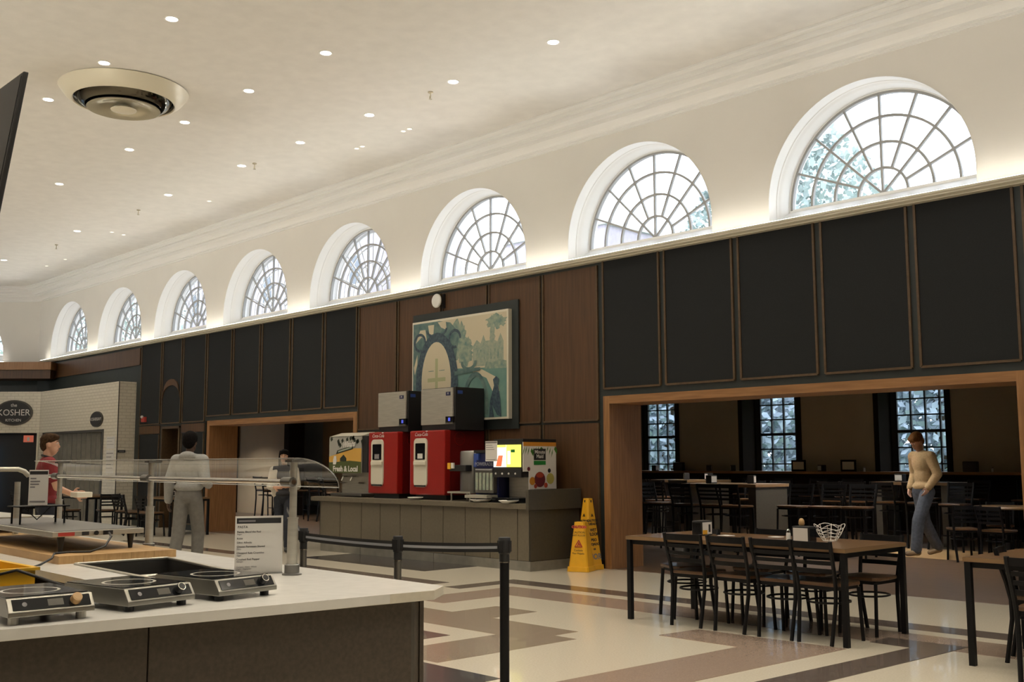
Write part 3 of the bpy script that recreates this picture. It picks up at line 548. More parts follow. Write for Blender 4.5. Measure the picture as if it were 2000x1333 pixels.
# --- tea brewer, sports drink dispenser, juice cooler
te = thing('tea_urn', 'dark steel drink urn with yellow tap beside the red fountain', 'urn', (-11.62, 10.3, ZTOP)); 
B('platform', 'steel', -11.95, -11.45, 10.12, 10.5, .985, 1.01, te)
for a, b_ in ((-11.9, 10.16), (-11.5, 10.16), (-11.9, 10.46), (-11.5, 10.46)): MB().tube([(a, b_, ZTOP), (a, b_, .985)], .014).build('foot', 'steel', te)
MB().lathe([(.0005, 1.01), (.185, 1.01), (.185, 1.57), (.17, 1.59), (.0005, 1.6)], (-11.64, 10.34, 0), 28).build('tank', 'steel_dark', te, True); B('tap_block', 'black_plastic', -11.86, -11.5, 10.08, 10.2, 1.30, 1.39, te, .01)
B('tap_lever', 'yellow_plastic', -11.87, -11.81, 10.05, 10.09, 1.33, 1.42, te, .005); B('tap_label', 'white_print', -11.79, -11.74, 10.05, 10.08, 1.34, 1.42, te, .004)
pw_ = thing('sports_drink_dispenser', 'navy blue drink dispenser with clear front, between urn and juice cooler', 'dispenser', (-11.1, 10.15, ZTOP))
B('cabinet', 'navy', -11.42, -10.95, 10.2, 10.75, .9, 1.56, pw_, .01); B('hood', 'black_plastic', -11.44, -10.93, 10.18, 10.6, 1.56, 1.6, pw_); B('clear_front', 'steel_dark', -11.36, -10.97, 10.13, 10.2, 1.0, 1.34, pw_, .01); B('blue_panel', 'ink_blue', -11.43, -11.33, 10.17, 10.2, 1.36, 1.55, pw_); B('drip_tray', 'steel', -11.42, -10.96, 9.99, 10.2, .93, .975, pw_, .004); B('label_strip', 'belt_grey', -11.34, -11.0, 10.126, 10.13, 1.315, 1.33, pw_)
B('base', 'black_plastic', -11.4, -10.95, 10.1, 10.7, ZTOP, .93, pw_); text('POWERADE', .07, (-11.17, 10.127, 1.40), XR, ZU, 'belt_grey', pw_)
MB().box(-11.36, -10.97, 10.16, 10.2, 1.34, 1.46).build('brand_panel', 'navy', pw_)
for k in range(5): B('flavour_column', 'print_castle', -11.34+.075*k, -11.29+.075*k, 10.124, 10.13, 1.04, 1.28, pw_)
mm = thing('juice_cooler', 'juice machine with glowing fruit front and printed white side panel', 'dispenser', (-10.7, 10.2, ZTOP))
XM0, XM1, YM = -11.0, -10.42, 10.14
B('cabinet', 'black_plastic', XM0, XM1, YM+.02, 10.82, 1.30, 1.745, mm, .008); B('lower_column', 'steel_dark', XM0+.08, XM1, YM+.24, 10.82, .9, 1.30, mm); B('valve_bar', 'black_plastic', XM0, XM1, YM-.01, YM+.24, 1.22, 1.34, mm, .006); B('splash_panel', 'steel', XM0+.1, XM1-.01, YM+.225, YM+.24, .95, 1.22, mm); B('drip_tray', 'black_gloss', XM0, XM1, YM-.05, YM+.24, ZTOP, .945, mm, .006)
for q, (a, b_) in enumerate(((XM0+.02, XM0+.27), (XM0+.28, XM1-.03))):
    sc = B('lit_panel', 'screen_white' if q == 0 else 'screen_lime', a, b_, YM, YM+.02, 1.36, 1.665, mm)
    flat('lit_header', 'screen_lime', [(a, 1.63), (b_, 1.63), (b_, 1.665), (a, 1.665)], sc, YM-.001)
    if q == 0: flat('lit_glass', 'screen_red', [(a+.05, 1.37), (a+.16, 1.37), (a+.19, 1.52), (a+.1, 1.52)], sc, YM-.001)
    else: flat('lit_bottle', 'screen_white', [(a+.02, 1.4), (a+.08, 1.4), (a+.08, 1.58), (a+.02, 1.58)], sc, YM-.001); flat('lit_cap', 'label_green', [(a+.09, 1.56), (a+.17, 1.56), (a+.17, 1.60), (a+.09, 1.60)], sc, YM-.002)
for k in range(4): MB().ball((XM0+.08+.13*k, YM-.015, 1.27), .014).build('push_button', 'white_print', mm, True)
XS = XM1+.012
sp_ = MB().box(XM1, XS, YM+.02, 10.80, 1.30, 1.70).box(XM1, XS, YM+.13, 10.80, 1.06, 1.30).build('printed_side', 'white_print', mm)
def sflat(nm, m, poly, k=1): return MB().prism(poly, lambda a, b, d: (d, a, b), XS+.001*(k-1), XS+.001*k).build(nm, m, sp_)
sflat('orange_band', 'orange_print', [(YM+.02, 1.645), (10.80, 1.645), (10.80, 1.70), (YM+.02, 1.70)]); 
random.seed(5)
for k in range(14):
    a = YM+.04+.60*k/13; b_ = 1.60+.05*random.random(); L = .06+.06*random.random(); s_ = random.choice((-1, 1)); sflat('leaf', 'leaf_print', [(a, b_), (a+.025*s_+.02, b_-L*.5), (a+.03*s_, b_-L), (a-.02, b_-L*.4)], 2)
sflat('brand_plate', 'ink', [(YM+.22, 1.455), (YM+.45, 1.455), (YM+.45, 1.61), (YM+.22, 1.61)], 3); sflat('green_plate', 'label_green', [(YM+.22, 1.39), (YM+.45, 1.39), (YM+.45, 1.445), (YM+.22, 1.445)], 3)
text('Minute', .072, (XS+.005, YM+.335, 1.565), (0, 1, 0), ZU, 'white_print', sp_, bold=.001); text('Maid', .072, (XS+.005, YM+.335, 1.505), (0, 1, 0), ZU, 'white_print', sp_, bold=.001)
def disc(a, b_, r, m, k=2, sy=1.): sflat('fruit_print', m, [(a+r*math.cos(2*PI*i/18), b_+r*sy*math.sin(2*PI*i/18)) for i in range(18)], k)
disc(YM+.335, 1.19, .105, 'plum_print', 3); disc(YM+.335, 1.25, .075, 'fruit_red', 4, .5); disc(YM+.19, 1.17, .055, 'orange_print', 3); disc(YM+.54, 1.2, .075, 'lemon_print', 3); disc(YM+.12, 1.295+.04, .028, 'plum_print', 3); disc(YM+.52, 1.31, .03, 'ink', 3); disc(YM+.45, 1.11, .035, 'fruit_red', 4); disc(YM+.25, 1.10, .03, 'fruit_red', 4)
pp = thing('counter_menu', 'white printed card standing above the sports drink dispenser', 'card', (-10.98, 10.1, 1.6)); B('sheet', 'white_print', -11.105, -10.865, 10.1, 10.104, 1.44, 1.72, pp); B('header', 'ink_grey', -11.1, -10.87, 10.098, 10.1, 1.69, 1.712, pp)
for k, zz in enumerate((1.66, 1.63, 1.60, 1.46)): B('print_line', 'ink_grey', -11.09, -10.96+.02*k, 10.0985, 10.1, zz, zz+.006, pp)
B('holder_back', 'acrylic', -11.107, -10.863, 10.105, 10.2, 1.42, 1.425, pp)
for nm, lab, x, y, r in (('serving_plate', 'white oval plate on the counter below the sports drink dispenser', -11.15, 9.985+.09, .17), ('serving_plate', 'flat white plate on the counter below the juice machine', -10.55, 10.02, .14), ('serving_plate', 'thin white tray on the counter between the red fountains', -12.6, 10.05, .12)):
    o = MB().lathe([(.0005, ZTOP+.002), (r*.6, ZTOP+.002), (r, ZTOP+.035), (r*.98, ZTOP+.04), (r*.6, ZTOP+.012), (.0005, ZTOP+.01)], (x, y, 0), 28).build(nm, 'white_print', None, True); tag(o, lab, 'plate')
# ================================================================ WALL ART
ar = thing('framed_print', 'large framed teal print of an ornate iron gate on wood wall', 'picture', (-12.6, YW, 1.92)); ya = 10.93
B('backing_board', 'dark_green_paint', -13.83, -11.32, 10.955, 10.985, 1.92, 3.85, ar, .004); B('canvas_frame', 'ledge_cream', -13.75, -11.455, 10.88, 10.955, 2.07, 3.715, ar, .004)
y = 10.88; pr_ = B('print', 'paper_cream', -13.715, -11.49, y-.002, y, 2.10, 3.68, ar)
u = lambda a, b_: (-13.715+2.225*a, 2.10+1.58*b_)
NPL = 0
def pf_(nm, m, pts, k):
    global NPL; NPL += 1; return flat(nm, m, [u(*p) for p in pts], pr_, y-.002-.0003*NPL, .0003)
def ell(cx, cy, rx, ry, n=36, a0=0, a1=2*PI): return [(cx+rx*math.cos(a0+(a1-a0)*i/n), cy+ry*math.sin(a0+(a1-a0)*i/n)) for i in range(n+(0 if abs(a1-a0-2*PI) < 1e-6 else 1))]
def ringp(nm, m, cx, cy, rx, ry, t, k, a0=0, a1=2*PI, n=28):
    global NPL; NPL += 1; mb = MB()
    for i in range(n):
        p, q = a0+(a1-a0)*i/n, a0+(a1-a0)*(i+1)/n; tx, ty = t, t*1.4
        mb.prism([u(cx+(rx+s_*tx)*math.cos(w_), cy+(ry+s_*ty)*math.sin(w_)) for s_, w_ in ((0, p), (1, p), (1, q), (0, q))], lambda a, b, d: (a, d, b), y-.002-.0003*NPL-.0003, y-.002-.0003*NPL)
    return mb.build(nm, m, pr_)
pf_('printed_lawn', 'print_lawn', [(.45, 0), (1, 0), (1, .47), (.45, .5)], 0); pf_('printed_path', 'paper_cream', [(.62, .47), (.75, .47), (.9, .38), (.93, .25), (.87, .1), (.86, .25), (.8, .38)], 1)
pf_('printed_castle', 'print_castle', [(.66, .50), (.97, .50), (.97, .72), (.94, .80), (.91, .72), (.88, .74), (.86, .82), (.83, .74), (.79, .74), (.77, .80), (.74, .72), (.70, .76), (.66, .70)], 1)
random.seed(11)
for k in range(7): 
    a = .70+.035*k; pf_('printed_window', 'print_mid', [(a, .56), (a+.015, .56), (a+.015, .66), (a, .66)], 2)
pf_('printed_shrubs', 'print_mid', [(.78, .47), (1, .46), (1, .53), (.93, .55), (.86, .52), (.8, .54)], 2)
def blob(cx, cy, rx, ry, m, k, n=40, rough=.3): pf_('printed_tree', m, [(cx+rx*(1-rough*random.random())*math.cos(2*PI*i/n), cy+ry*(1-rough*random.random())*math.sin(2*PI*i/n)) for i in range(n)], k)
blob(.5, .78, .11, .22, 'print_mid', 2); blob(.58, .66, .09, .17, 'print_mid', 2); blob(.9, .92, .12, .10, 'print_mid', 2, rough=.5); blob(.86, .74, .035, .2, 'print_castle', 3, rough=.5)
pf_('printed_gate', 'print_teal', [(0, 0), (.44, 0), (.50, .3), (.48, .6), (.52, .85), (.42, .97), (.3, 1), (.0, 1)], 3)
pf_('printed_gap', 'paper_cream', [(.03, .80), (.08, .93), (.14, .93), (.16, .80), (.10, .86)], 4); pf_('printed_gap', 'paper_cream', [(.17, .97), (.24, .97), (.23, .86), (.19, .86)], 4); pf_('printed_gap', 'paper_cream', [(.28, .99), (.37, .99), (.38, .90), (.32, .93)], 4); pf_('printed_gap', 'paper_cream', [(.01, .55), (.05, .68), (.05, .58), (.02, .47)], 4)
ringp('printed_oval_frame', 'print_navy', .27, .38, .16, .40, .075, 4); pf_('printed_plaque', 'paper_cream', ell(.265, .38, .165, .41), 5)
pf_('printed_cross', 'print_green', [(.255, .0), (.285, .0), (.285, .62), (.255, .62)], 6); pf_('printed_cross', 'print_green', [(.17, .385), (.37, .385), (.37, .425), (.17, .425)], 6)
for a, b_ in ((.18, .5), (.30, .5), (.18, .2), (.30, .2)): pf_('printed_line', 'print_mid', [(a, b_), (a+.06, b_), (a+.06, b_-.008), (a, b_-.008)], 6)
for q in (.08, .47): ringp('printed_scroll', 'print_navy', q, .80, .05, .07, .02, 5, 0, 1.6*PI)
ringp('printed_scroll', 'print_navy', .27, .92, .10, .06, .02, 5, PI, 2*PI); ringp('printed_scroll', 'print_teal', .62, .56, .06, .06, .025, 5, PI, 2*PI)
pf_('printed_rail', 'print_teal', [(.47, .43), (.74, .46), (.74, .49), (.6, .49), (.47, .47)], 4); ringp('printed_hoop', 'print_teal', .69, .12, .10, .28, .035, 4, -.3, PI+.3)
pf_('printed_finial', 'print_navy', [(.83, 0), (.88, 0), (.86, .12), (.91, .02), (.95, .0), (.94, .18), (.92, .3), (.93, .36), (.9, .39), (.87, .36), (.88, .3), (.84, .16)], 5)
wd = thing('wall_disc', 'white round wireless unit on the wood wall above the print', 'wall unit', (-13.14, YW, 4.02)); MB().lathe([(.0005, 10.86), (.10, 10.865), (.115, 10.88), (.11, 10.90), (.0005, 10.905)], (-13.14, 0, 4.02), 32, 'y').build('shell', 'trim_white', wd, True); B('bracket', 'black_plastic', -13.17, -13.11, 10.90, 10.985, 3.97, 4.07, wd)
o = MB().box(-13.075, -13.035, 10.955, 10.985, 3.9, 4.13).build('cable_cover', 'black_plastic'); tag(o, 'short black cable cover on the wood wall beside the white disc', 'cable cover')
# ================================================================ FLOOR SIGNS, BARRIER
def cone(name, lab, x, y, rz, h, wb, wt, short=False):
    t = thing(name, lab, 'caution sign', (x, y, 0), rz); n = 4
    def pyr(z0, z1, a, b_, r=.02):
        mb = MB(); p = []
        for z, w_ in ((z0, a), (z1, b_)):
            q = w_/2; r_ = min(r, q*.5)
            for sx, sy in ((1, -1), (1, 1), (-1, 1), (-1, -1)):
                e = [(sx*(q-r_), sy*q), (sx*q, sy*(q-r_))]
                if (sx*sy) > 0: e = e[::-1]
                p += [(a_, b2, z) for a_, b2 in e]
        mb.add(p, [tuple(range(7, -1, -1)), tuple(range(8, 16))]+[(i, (i+1) % 8, 8+(i+1) % 8, 8+i) for i in range(8)]); return mb
    pyr(.06, h, wb, wt).build('body', 'yellow_plastic', t, local=True, bevel=.004); pyr(0, .065, wb*1.14, wb*1.10).build('base', 'yellow_plastic', t, local=True, bevel=.006)
    sl = (wb-wt)/2/(h-.06)
    def face(k):      # frame of one side: k=0 faces -y, k=1 faces +x
        R = Matrix.Rotation(k*PI/2, 3, 'Z'); return lambda a, z, d=.002: R @ Vector((a, -(wb/2-sl*(z-.06))-d, z)), R @ Vector((1, 0, 0)), R @ Vector((0, sl, 1)).normalized()
    def txt(k, s, size, z, m='ink', bold=.002, sx=1.):
        p, r, u_ = face(k); o = text(s, size, (0, 0, 0), r, u_, m, t, bold=bold, sx=sx); o.location = p(0, z)
    def tri(k, z, s, m):
        p, r, u_ = face(k); mb = MB()
        for (a, b_), (c, d) in (((-s, 0), (s, 0)), ((s, 0), (0, 1.7*s)), ((0, 1.7*s), (-s, 0))):
            mb.tube([p(a, z+b_, .003), p(c, z+d, .003)], s*.13, 4)
        mb.tube([p(-.1*s, z+1.1*s, .003), p(.1*s, z+.75*s, .003), p(-.3*s, z+.25*s, .003)], s*.15, 4); mb.tube([p(.1*s, z+.75*s, .003), p(.5*s, z+.3*s, .003)], s*.15, 4)
        mb.build('warning_triangle', m, t, local=True)
    def slot(k, z):
        p, r, u_ = face(k); MB().tube([p(0, z, .001), p(0, z+.03, .001)], [.006, .012], 6).build('hanging_slot', 'ink', t, local=True)
    return t, txt, tri, slot
t, txt, tri, slot = cone('wet_floor_cone', 'tall yellow four-sided wet floor cone against the counter end', -9.80, 10.78, math.radians(-3), .94, .275, .105)
for k in (0, 1): slot(k, .885); tri(k, .70, .021, 'ink')
for k, s_, sz, z in ((1, 'CAUTION', .044, .645), (1, 'CUIDADO', .043, .60), (1, 'WET', .055, .52), (1, 'FLOOR', .055, .465), (1, 'PISO', .052, .39), (1, 'MOJADO', .046, .335), (1, 'OR', .03, .27)): txt(k, s_, sz, z)
txt(1, 'MOR', .105, .17, 'ink_grey', .003); txt(0, 'CAUTION', .04, .64)
t, txt, tri, slot = cone('wet_floor_cone', 'shorter yellow wet floor cone with red triangle in front', -9.705, 10.54, math.radians(22), .64, .27, .15)
txt(0, 'CAUTION', .045, .575, 'ink_red', .004); txt(0, 'CAUTION', .038, .505, 'ink', .0); txt(0, 'WET FLOOR', .032, .465, 'ink', .0); tri(0, .32, .05, 'ink_red'); txt(0, 'Cuidado', .036, .275, 'ink', .0); txt(0, 'Piso Mojado', .034, .235, 'ink', .0)
def stanchion(x, y, h, r, lab):
    t = thing('barrier_post', lab, 'barrier post', (x, y, 0), group='belt barrier posts')
    MB().lathe([(.0005, 0), (.17, 0), (.17, .012), (.10, .03), (r*1.3, .045)], (x, y, 0), 28).build('base', 'black_metal', t, True); MB().lathe([(r, .03), (r, h-.10)], (x, y, 0), 20).build('tube', 'black_metal' if r > .027 else 'steel_dark', t, True)
    MB().lathe([(r*1.08, h-.15), (r*1.08, h-.10), (r*1.3, h-.095), (r*1.3, h-.005), (r*1.2, h), (.0005, h)], (x, y, 0), 20).build('belt_head', 'black_plastic', t, True); MB().lathe([(r*1.12, h-.152), (r*1.12, h-.146)], (x, y, 0), 20).build('collar_ring', 'chrome', t)
    for a in range(4): 
        c, s_ = math.cos(a*PI/2+.5), math.sin(a*PI/2+.5); MB().box(-.014, .014, r*1.2, r*1.45, h-.085, h-.02, Matrix.Translation((x, y, 0)) @ Matrix.Rotation(a*PI/2+.35, 4, 'Z')).build('belt_slot', 'black_plastic', t)
P1, P2, P3 = (-4.83, 4.55), (-5.40, 4.17), (-6.55, 4.22)
stanchion(*P1, .965, .029, 'black belt barrier post nearest the camera, full height in view'); stanchion(*P2, .965, .024, 'belt barrier post, middle of the three'); stanchion(*P3, .965, .024, 'belt barrier post behind the steel guard post')
def belt(a, b_, lab, sag):
    a, b_ = Vector((*a, 0)), Vector((*b_, 0)); t = thing('barrier_belt', lab, 'belt', a+Vector((0, 0, .9))); n = Vector((-(b_-a).y, (b_-a).x, 0)).normalized()
    def strip(h0, h1, th, nm, m):
        mb = MB(); N = 14; k = 0
        for i in range(N+1):
            q = i/N; p = a.lerp(b_, q); z = .905-sag*4*q*(1-q)
            for d, hh in ((-th, h0), (th, h0), (th, h1), (-th, h1)): mb.v.append(p+n*d+Vector((0, 0, z+hh)))
        for i in range(N):
            for j in range(4): mb.f.append((i*4+j, i*4+(j+1) % 4, i*4+4+(j+1) % 4, i*4+4+j))
        mb.build(nm, m, t)
    strip(-.028, .028, .0012, 'webbing', 'black_plastic'); strip(-.008, .008, .002, 'grey_stripe', 'belt_grey')
belt(P3, P2, 'black belt with grey stripe between the left and middle posts', .006); belt(P2, P1, 'black belt with grey stripe running to the nearest post', .006); belt((-10.6, 6.6), P3, 'black belt with grey stripe running away behind the guard post', .01)
# ================================================================ TABLES AND CHAIRS
def dining_table(x0, x1, y0, y1, lab, z=.75):
    t = thing('dining_table', lab, 'table', ((x0+x1)/2, (y0+y1)/2, 0)); B('table_top', 'table_wood', x0, x1, y0, y1, z-.035, z, t, .004); B('edge_band', 'table_edge', x0-.003, x1+.003, y0-.003, y1+.003, z-.032, z-.004, t)
    B('apron', 'black_metal', x0+.03, x1-.03, y0+.03, y1-.03, z-.075, z-.036, t)
    for a, b_ in ((x0, y0), (x1-.05, y0), (x0, y1-.05), (x1-.05, y1-.05)): B('leg', 'black_metal', a+.004, a+.046, b_+.004, b_+.046, 0, z-.036, t)
dining_table(-6.47, -4.27, 7.63, 8.63, 'long dark wood dining table on black legs, set with napkins'); dining_table(-3.34, -1.2, 7.6, 8.6, 'dark wood dining table cut by the right edge')
def make_chair(tall=0.):
    t = bpy.data.objects.new('dining_chair', None); COL.objects.link(t); H = tall; S = .445+H; T = .80+H
    for s_ in (-1, 1):
        MB().tube([(s_*.165, -.215, 0), (s_*.172, -.195, .12), (s_*.183, -.165, S*.7), (s_*.188, -.165, S), (s_*.195, -.19, S+.12), (s_*.205, -.235, T-.08), (s_*.207, -.25, T)], .0175, 6, flat=1.15).build('rear_leg', 'black_metal', t, True, local=True)
        MB().tube([(s_*.185, .205, 0), (s_*.175, .175, S-.02)], .0165, 6, flat=1.1).build('front_leg', 'black_metal', t, True, local=True)
    MB().prism([(-.19, -.17), (.19, -.17), (.215, .0), (.21, .15), (.16, .205), (-.16, .205), (-.21, .15), (-.215, .0)], lambda a, b, d: (a, b, d), S, S+.028).build('seat', 'seat_wood', t, local=True, bevel=.008)
    MB().box(-.175, .175, -.16, .17, S-.03, S).build('seat_frame', 'black_metal', t, local=True)
    for z0, hh in ((T-.06, .055), (T-.125, .03), (T-.185, .03), (T-.25, .035)):
        yb = -.19-.045*(z0-S-.12)/(T-S-.2); mb = MB()
        for i in range(6):
            a0, a1 = -.195+.39*i/6, -.195+.39*(i+1)/6; c0, c1 = yb-.022*math.cos(a0/.195*1.4), yb-.022*math.cos(a1/.195*1.4)
            mb.add([(a0, c0-.007, z0), (a1, c1-.007, z0), (a1, c1+.007, z0), (a0, c0+.007, z0), (a0, c0-.010, z0+hh), (a1, c1-.010, z0+hh), (a1, c1+.004, z0+hh), (a0, c0+.004, z0+hh)], [(3, 2, 1, 0), (4, 5, 6, 7), (0, 1, 5, 4), (2, 3, 7, 6)]+([(3, 0, 4, 7)] if i == 0 else [])+([(1, 2, 6, 5)] if i == 5 else []))
        mb.build('back_slat', 'black_metal', t, local=True)
    zs = S-.13; ring = [(.18*math.cos(q), .18*math.sin(q), zs) for q in [2*PI*i/16 for i in range(17)]]
    MB().tube(ring, .009, 5, caps=False).build('stretcher_ring', 'black_metal', t, True, local=True)
    if tall: MB().tube([(-.18, .19, .25), (.18, .19, .25)], .011, 6).build('foot_rail', 'black_metal', t, local=True)
    return t
ch0 = make_chair(); ch1 = make_chair(.28); used = set()
def chair(x, y, rz, lab, grp, src=None, cat='chair'):
    src = src or ch0
    key = 'low' if src is ch0 else 'tall'; o = copy_tree(src) if key in used else src; used.add(key)
    o.location = (x, y, 0); o.rotation_euler = (0, 0, rz); o.name = 'dining_chair' if src is ch0 else 'bar_chair'; tag(o, lab, cat, grp); o.scale = (.9, 1, 1) if src is ch0 else (1, 1, 1); return o
used = set(); D = math.radians
for i, (x, r) in enumerate(((-5.82, 3), (-5.35, -2), (-4.925, 2), (-4.545, -3))): chair(x, 7.85, D(r), '%s ladder-back chair from the left on the near side of the long table' % ORD[i], 'chairs at the long table')
for i, (x, r) in enumerate(((-6.2, 174), (-5.6, 180), (-5.05, 183), (-4.53, 179))): chair(x, 8.47 if i else 8.18, D(r) if i else D(150), '%s ladder-back chair from the left on the far side of the long table' % ORD[i], 'chairs at the long table')
chair(-3.02, 8.10, D(-76), 'ladder-back chair at the end of the table cut by the right edge', 'chairs at the right table'); chair(-2.72, 7.5, D(2), 'ladder-back chair on the near side of the table at the right edge', 'chairs at the right table')
# things on the long table
def napkins(x, y, z, rz, lab, grp=None, small=False):
    t = thing('napkin_dispenser', lab, 'napkin dispenser', (x, y, z), D(rz), grp)
    MB().box(-.055, .055, -.085, .085, 0, .135).build('case', 'black_plastic', t, bevel=.012, local=True)
    if not small:
        MB().box(-.058, -.0555, -.07, .07, .012, .12).build('side_card', 'white_print', t, local=True); MB().box(.0555, .058, -.07, .07, .012, .12).build('side_card', 'white_print', t, local=True); MB().box(.058, .0585, -.07, .0, .012, .05).build('card_print', 'yellow_plastic', t, local=True); MB().box(.058, .0585, .02, .05, .03, .1).build('card_print', 'ink', t, local=True); MB().box(-.045, .045, -.087, -.085, .02, .115).build('napkin_slot', 'black_gloss', t, local=True)
    else: MB().box(-.057, .057, -.07, .07, .02, .118).build('side_card', 'white_print', t, local=True)
napkins(-6.0, 8.16, .75, 0, 'black napkin dispenser with printed card on the long table, left one'); napkins(-4.86, 8.03, .75, 88, 'black napkin dispenser in front of the wire basket on the long table')
def shaker(x, y, z, lab, m='white_print'):
    t = thing('shaker', lab, 'shaker', (x, y, z), group='table shakers'); MB().lathe([(.0005, 0), (.021, 0), (.019, .06), (.015, .075)], (x, y, z), 14).build('jar', m, t, True); MB().lathe([(.017, .073), (.016, .09), (.006, .1), (.0005, .1)], (x, y, z), 14).build('cap', 'chrome', t, True)
shaker(-5.03, 8.06, .75, 'slim clear shaker left of the black napkin dispenser'); 
o = MB().lathe([(.0005, .885), (.018, .885), (.026, .90), (.022, .93), (.012, .945), (.0005, .948)], (-4.9, 8.06, 0), 14).build('bottle_cap', 'maple', None, True); tag(o, 'pale wooden pepper mill top on the black napkin dispenser', 'shaker')
bk = thing('wire_basket', 'white wire basket with raised corners on the long table', 'basket', (-4.78, 8.3, .75)); cx, cy = -4.78, 8.3
def wring(r, z, wv): return [(cx+r*math.cos(q), cy+r*math.sin(q), z+wv*abs(math.sin(2*q))) for q in [2*PI*i/32 for i in range(33)]]
for r, z, wv in ((.055, .755, 0), (.075, .78, .008), (.095, .805, .014), (.11, .83, .022), (.128, .86, .035)): MB().tube(wring(r, z, wv), .0028, 5, caps=False).build('wire_hoop', 'white_print', bk, True)
for i in range(8): q = 2*PI*i/8+.39; MB().tube([(cx+.055*math.cos(q), cy+.055*math.sin(q), .755), (cx+.095*math.cos(q), cy+.095*math.sin(q), .81), (cx+.13*math.cos(q), cy+.13*math.sin(q), .89)], .0028, 5).build('wire_rib', 'white_print', bk, True)
for x, y, w_, lab in ((-5.8, 8.25, .07, 'crumpled white napkin beside the left napkin dispenser'), (-5.37, 8.40, .06, 'white paper card lying at the middle of the long table')):
    o = MB().prism([(-w_, -.04), (w_*.8, -.05), (w_, .04), (-w_*.7, .05)], lambda a, b, d: (x+a, y+b, d), .7505, .754).build('napkin', 'white_print'); tag(o, lab, 'napkin')
# side room: high tables, bar chairs, small things on the ledge
def high_table(x0, x1, y0, y1, z, lab):
    t = thing('high_table', lab, 'table', ((x0+x1)/2, (y0+y1)/2, 0)); B('table_top', 'table_edge', x0, x1, y0, y1, z-.05, z, t, .004)
    for a in (x0+.03, x1-.17): B('leg_panel', 'laminate_dark', a, a+.14, y0+.05, y1-.05, 0, z-.05, t)
high_table(-11.0, -9.55, 14.4, 15.4, 1.07, 'bar-height table with two slab legs in the side room, nearer one'); high_table(-13.9, -12.5, 17.2, 18.0, 1.07, 'bar-height table in the side room behind the nearer one'); high_table(-9.3, -7.9, 17.6, 18.3, 1.07, 'bar-height table in the side room behind the walking person')
BC = [(-9.0, 14.6, 180), (-8.55, 14.75, 175), (-8.1, 14.9, 185), (-7.55, 17.0, 180), (-9.75, 17.2, 0), (-9.3, 17.2, 4), (-8.75, 17.2, -5), (-8.2, 17.2, 3), (-10.7, 14.2, 0), (-10.15, 14.2, 5), (-9.7, 14.1, -4), (-11.5, 14.4, -90), (-12.2, 15.3, 10), (-12.8, 16.9, 0), (-13.3, 16.9, -6), (-13.9, 17.0, 4), (-14.3, 17.4, -90), (-11.3, 16.8, 180), (-10.8, 16.8, 175), (-15.4, 18.7, 0), (-12.4, 19.5, 180), (-11.6, 19.5, 176), (-10.8, 19.5, 184), (-10.0, 19.5, 180), (-9.1, 19.5, 178), (-8.3, 19.5, 180), (-7.4, 19.5, 183), (-14.8, 19.5, 180), (-14.0, 19.5, 175), (-13.2, 19.5, 181), (-11.9, 13.9, 30), (-12.6, 14.6, -20), (-13.4, 15.6, 15), (-7.0, 19.3, 170)]
px_ = lambda x, y: (Vector((x, y, 0)).dot(rt))/(Vector((x, y, 0)).dot(fw))
for nm, lo, hi in (('nearest the wide opening', 0, 14.96), ('in the middle of the side room', 14.96, 18.2), ('along the bar ledge', 18.2, 30)):
    for i, (x, y, r) in enumerate(sorted([b_ for b_ in BC if lo <= b_[1] < hi], key=lambda b_: px_(b_[0], b_[1]))): chair(x, y, D(r), 'dark bar chair %s, %s from the left' % (nm, ORD[i]), 'dark bar chairs in the side room', ch1)
rtb = thing('round_table', 'round pale-edged table at the right of the side room', 'table', (-6.35, 16.0, 0)); MB().lathe([(.0005, .735), (.44, .735), (.45, .75), (.44, .775), (.0005, .775)], (-6.35, 16.0, 0), 36).build('table_top', 'table_edge', rtb, True); MB().lathe([(.0005, 0), (.25, 0), (.25, .02), (.04, .05), (.035, .735)], (-6.35, 16.0, 0), 20).build('pedestal', 'black_metal', rtb, True)
for i, (x, y, r) in enumerate(((-6.75, 15.4, 40), (-6.2, 15.3, -10), (-5.85, 16.6, 150), (-6.7, 16.6, 200))): chair(x, y, D(r), '%s dark chair counted around the round side room table' % ORD[i], 'chairs at the round table')
lg = [(-16.1, 'd'), (-15.4, 'b'), (-14.55, 'd'), (-13.9, 'd'), (-12.25, 'f'), (-11.7, 'd'), (-11.1, 'f'), (-10.75, 's'), (-8.6, 'b'), (-8.2, 's'), (-7.3, 'f')]
k = 0
for x, q in lg:
    k += 1
    if q == 'd': napkins(x, 20.1, 1.22, 10*k, 'small napkin holder on the bar ledge, %s item from the left' % ORD[k-1], 'small things on the bar ledge', True)
    elif q == 's': shaker(x, 20.1, 1.22, 'white shaker on the bar ledge, %s item from the left' % ORD[k-1])
    elif q == 'b': o = MB().box(x-.14, x+.14, 20.05, 20.15, 1.22, 1.42).build('menu_box', 'black_plastic', bevel=.02); tag(o, 'dark menu box on the bar ledge, %s item from the left' % ORD[k-1], 'box')
    else:
        t = thing('picture_stand', 'small framed card on the bar ledge, %s item from the left' % ORD[k-1], 'card', (x, 20.1, 1.22)); B('frame', 'dark_wood', x-.17, x+.17, 20.1, 20.12, 1.22, 1.46, t, .004); B('card', 'white_print', x-.13, x+.13, 20.097, 20.1, 1.26, 1.42, t)
for i, (x, y, z) in enumerate(((-10.6, 14.7, 1.07), (-9.95, 14.9, 1.07), (-13.3, 17.6, 1.07), (-12.75, 17.6, 1.07), (-8.9, 17.9, 1.07), (-8.3, 17.9, 1.07))): napkins(x, y, z, 20*i, 'napkin dispenser on the high tables, %s from the camera' % ORD[i], 'napkin dispensers on the high tables', True)
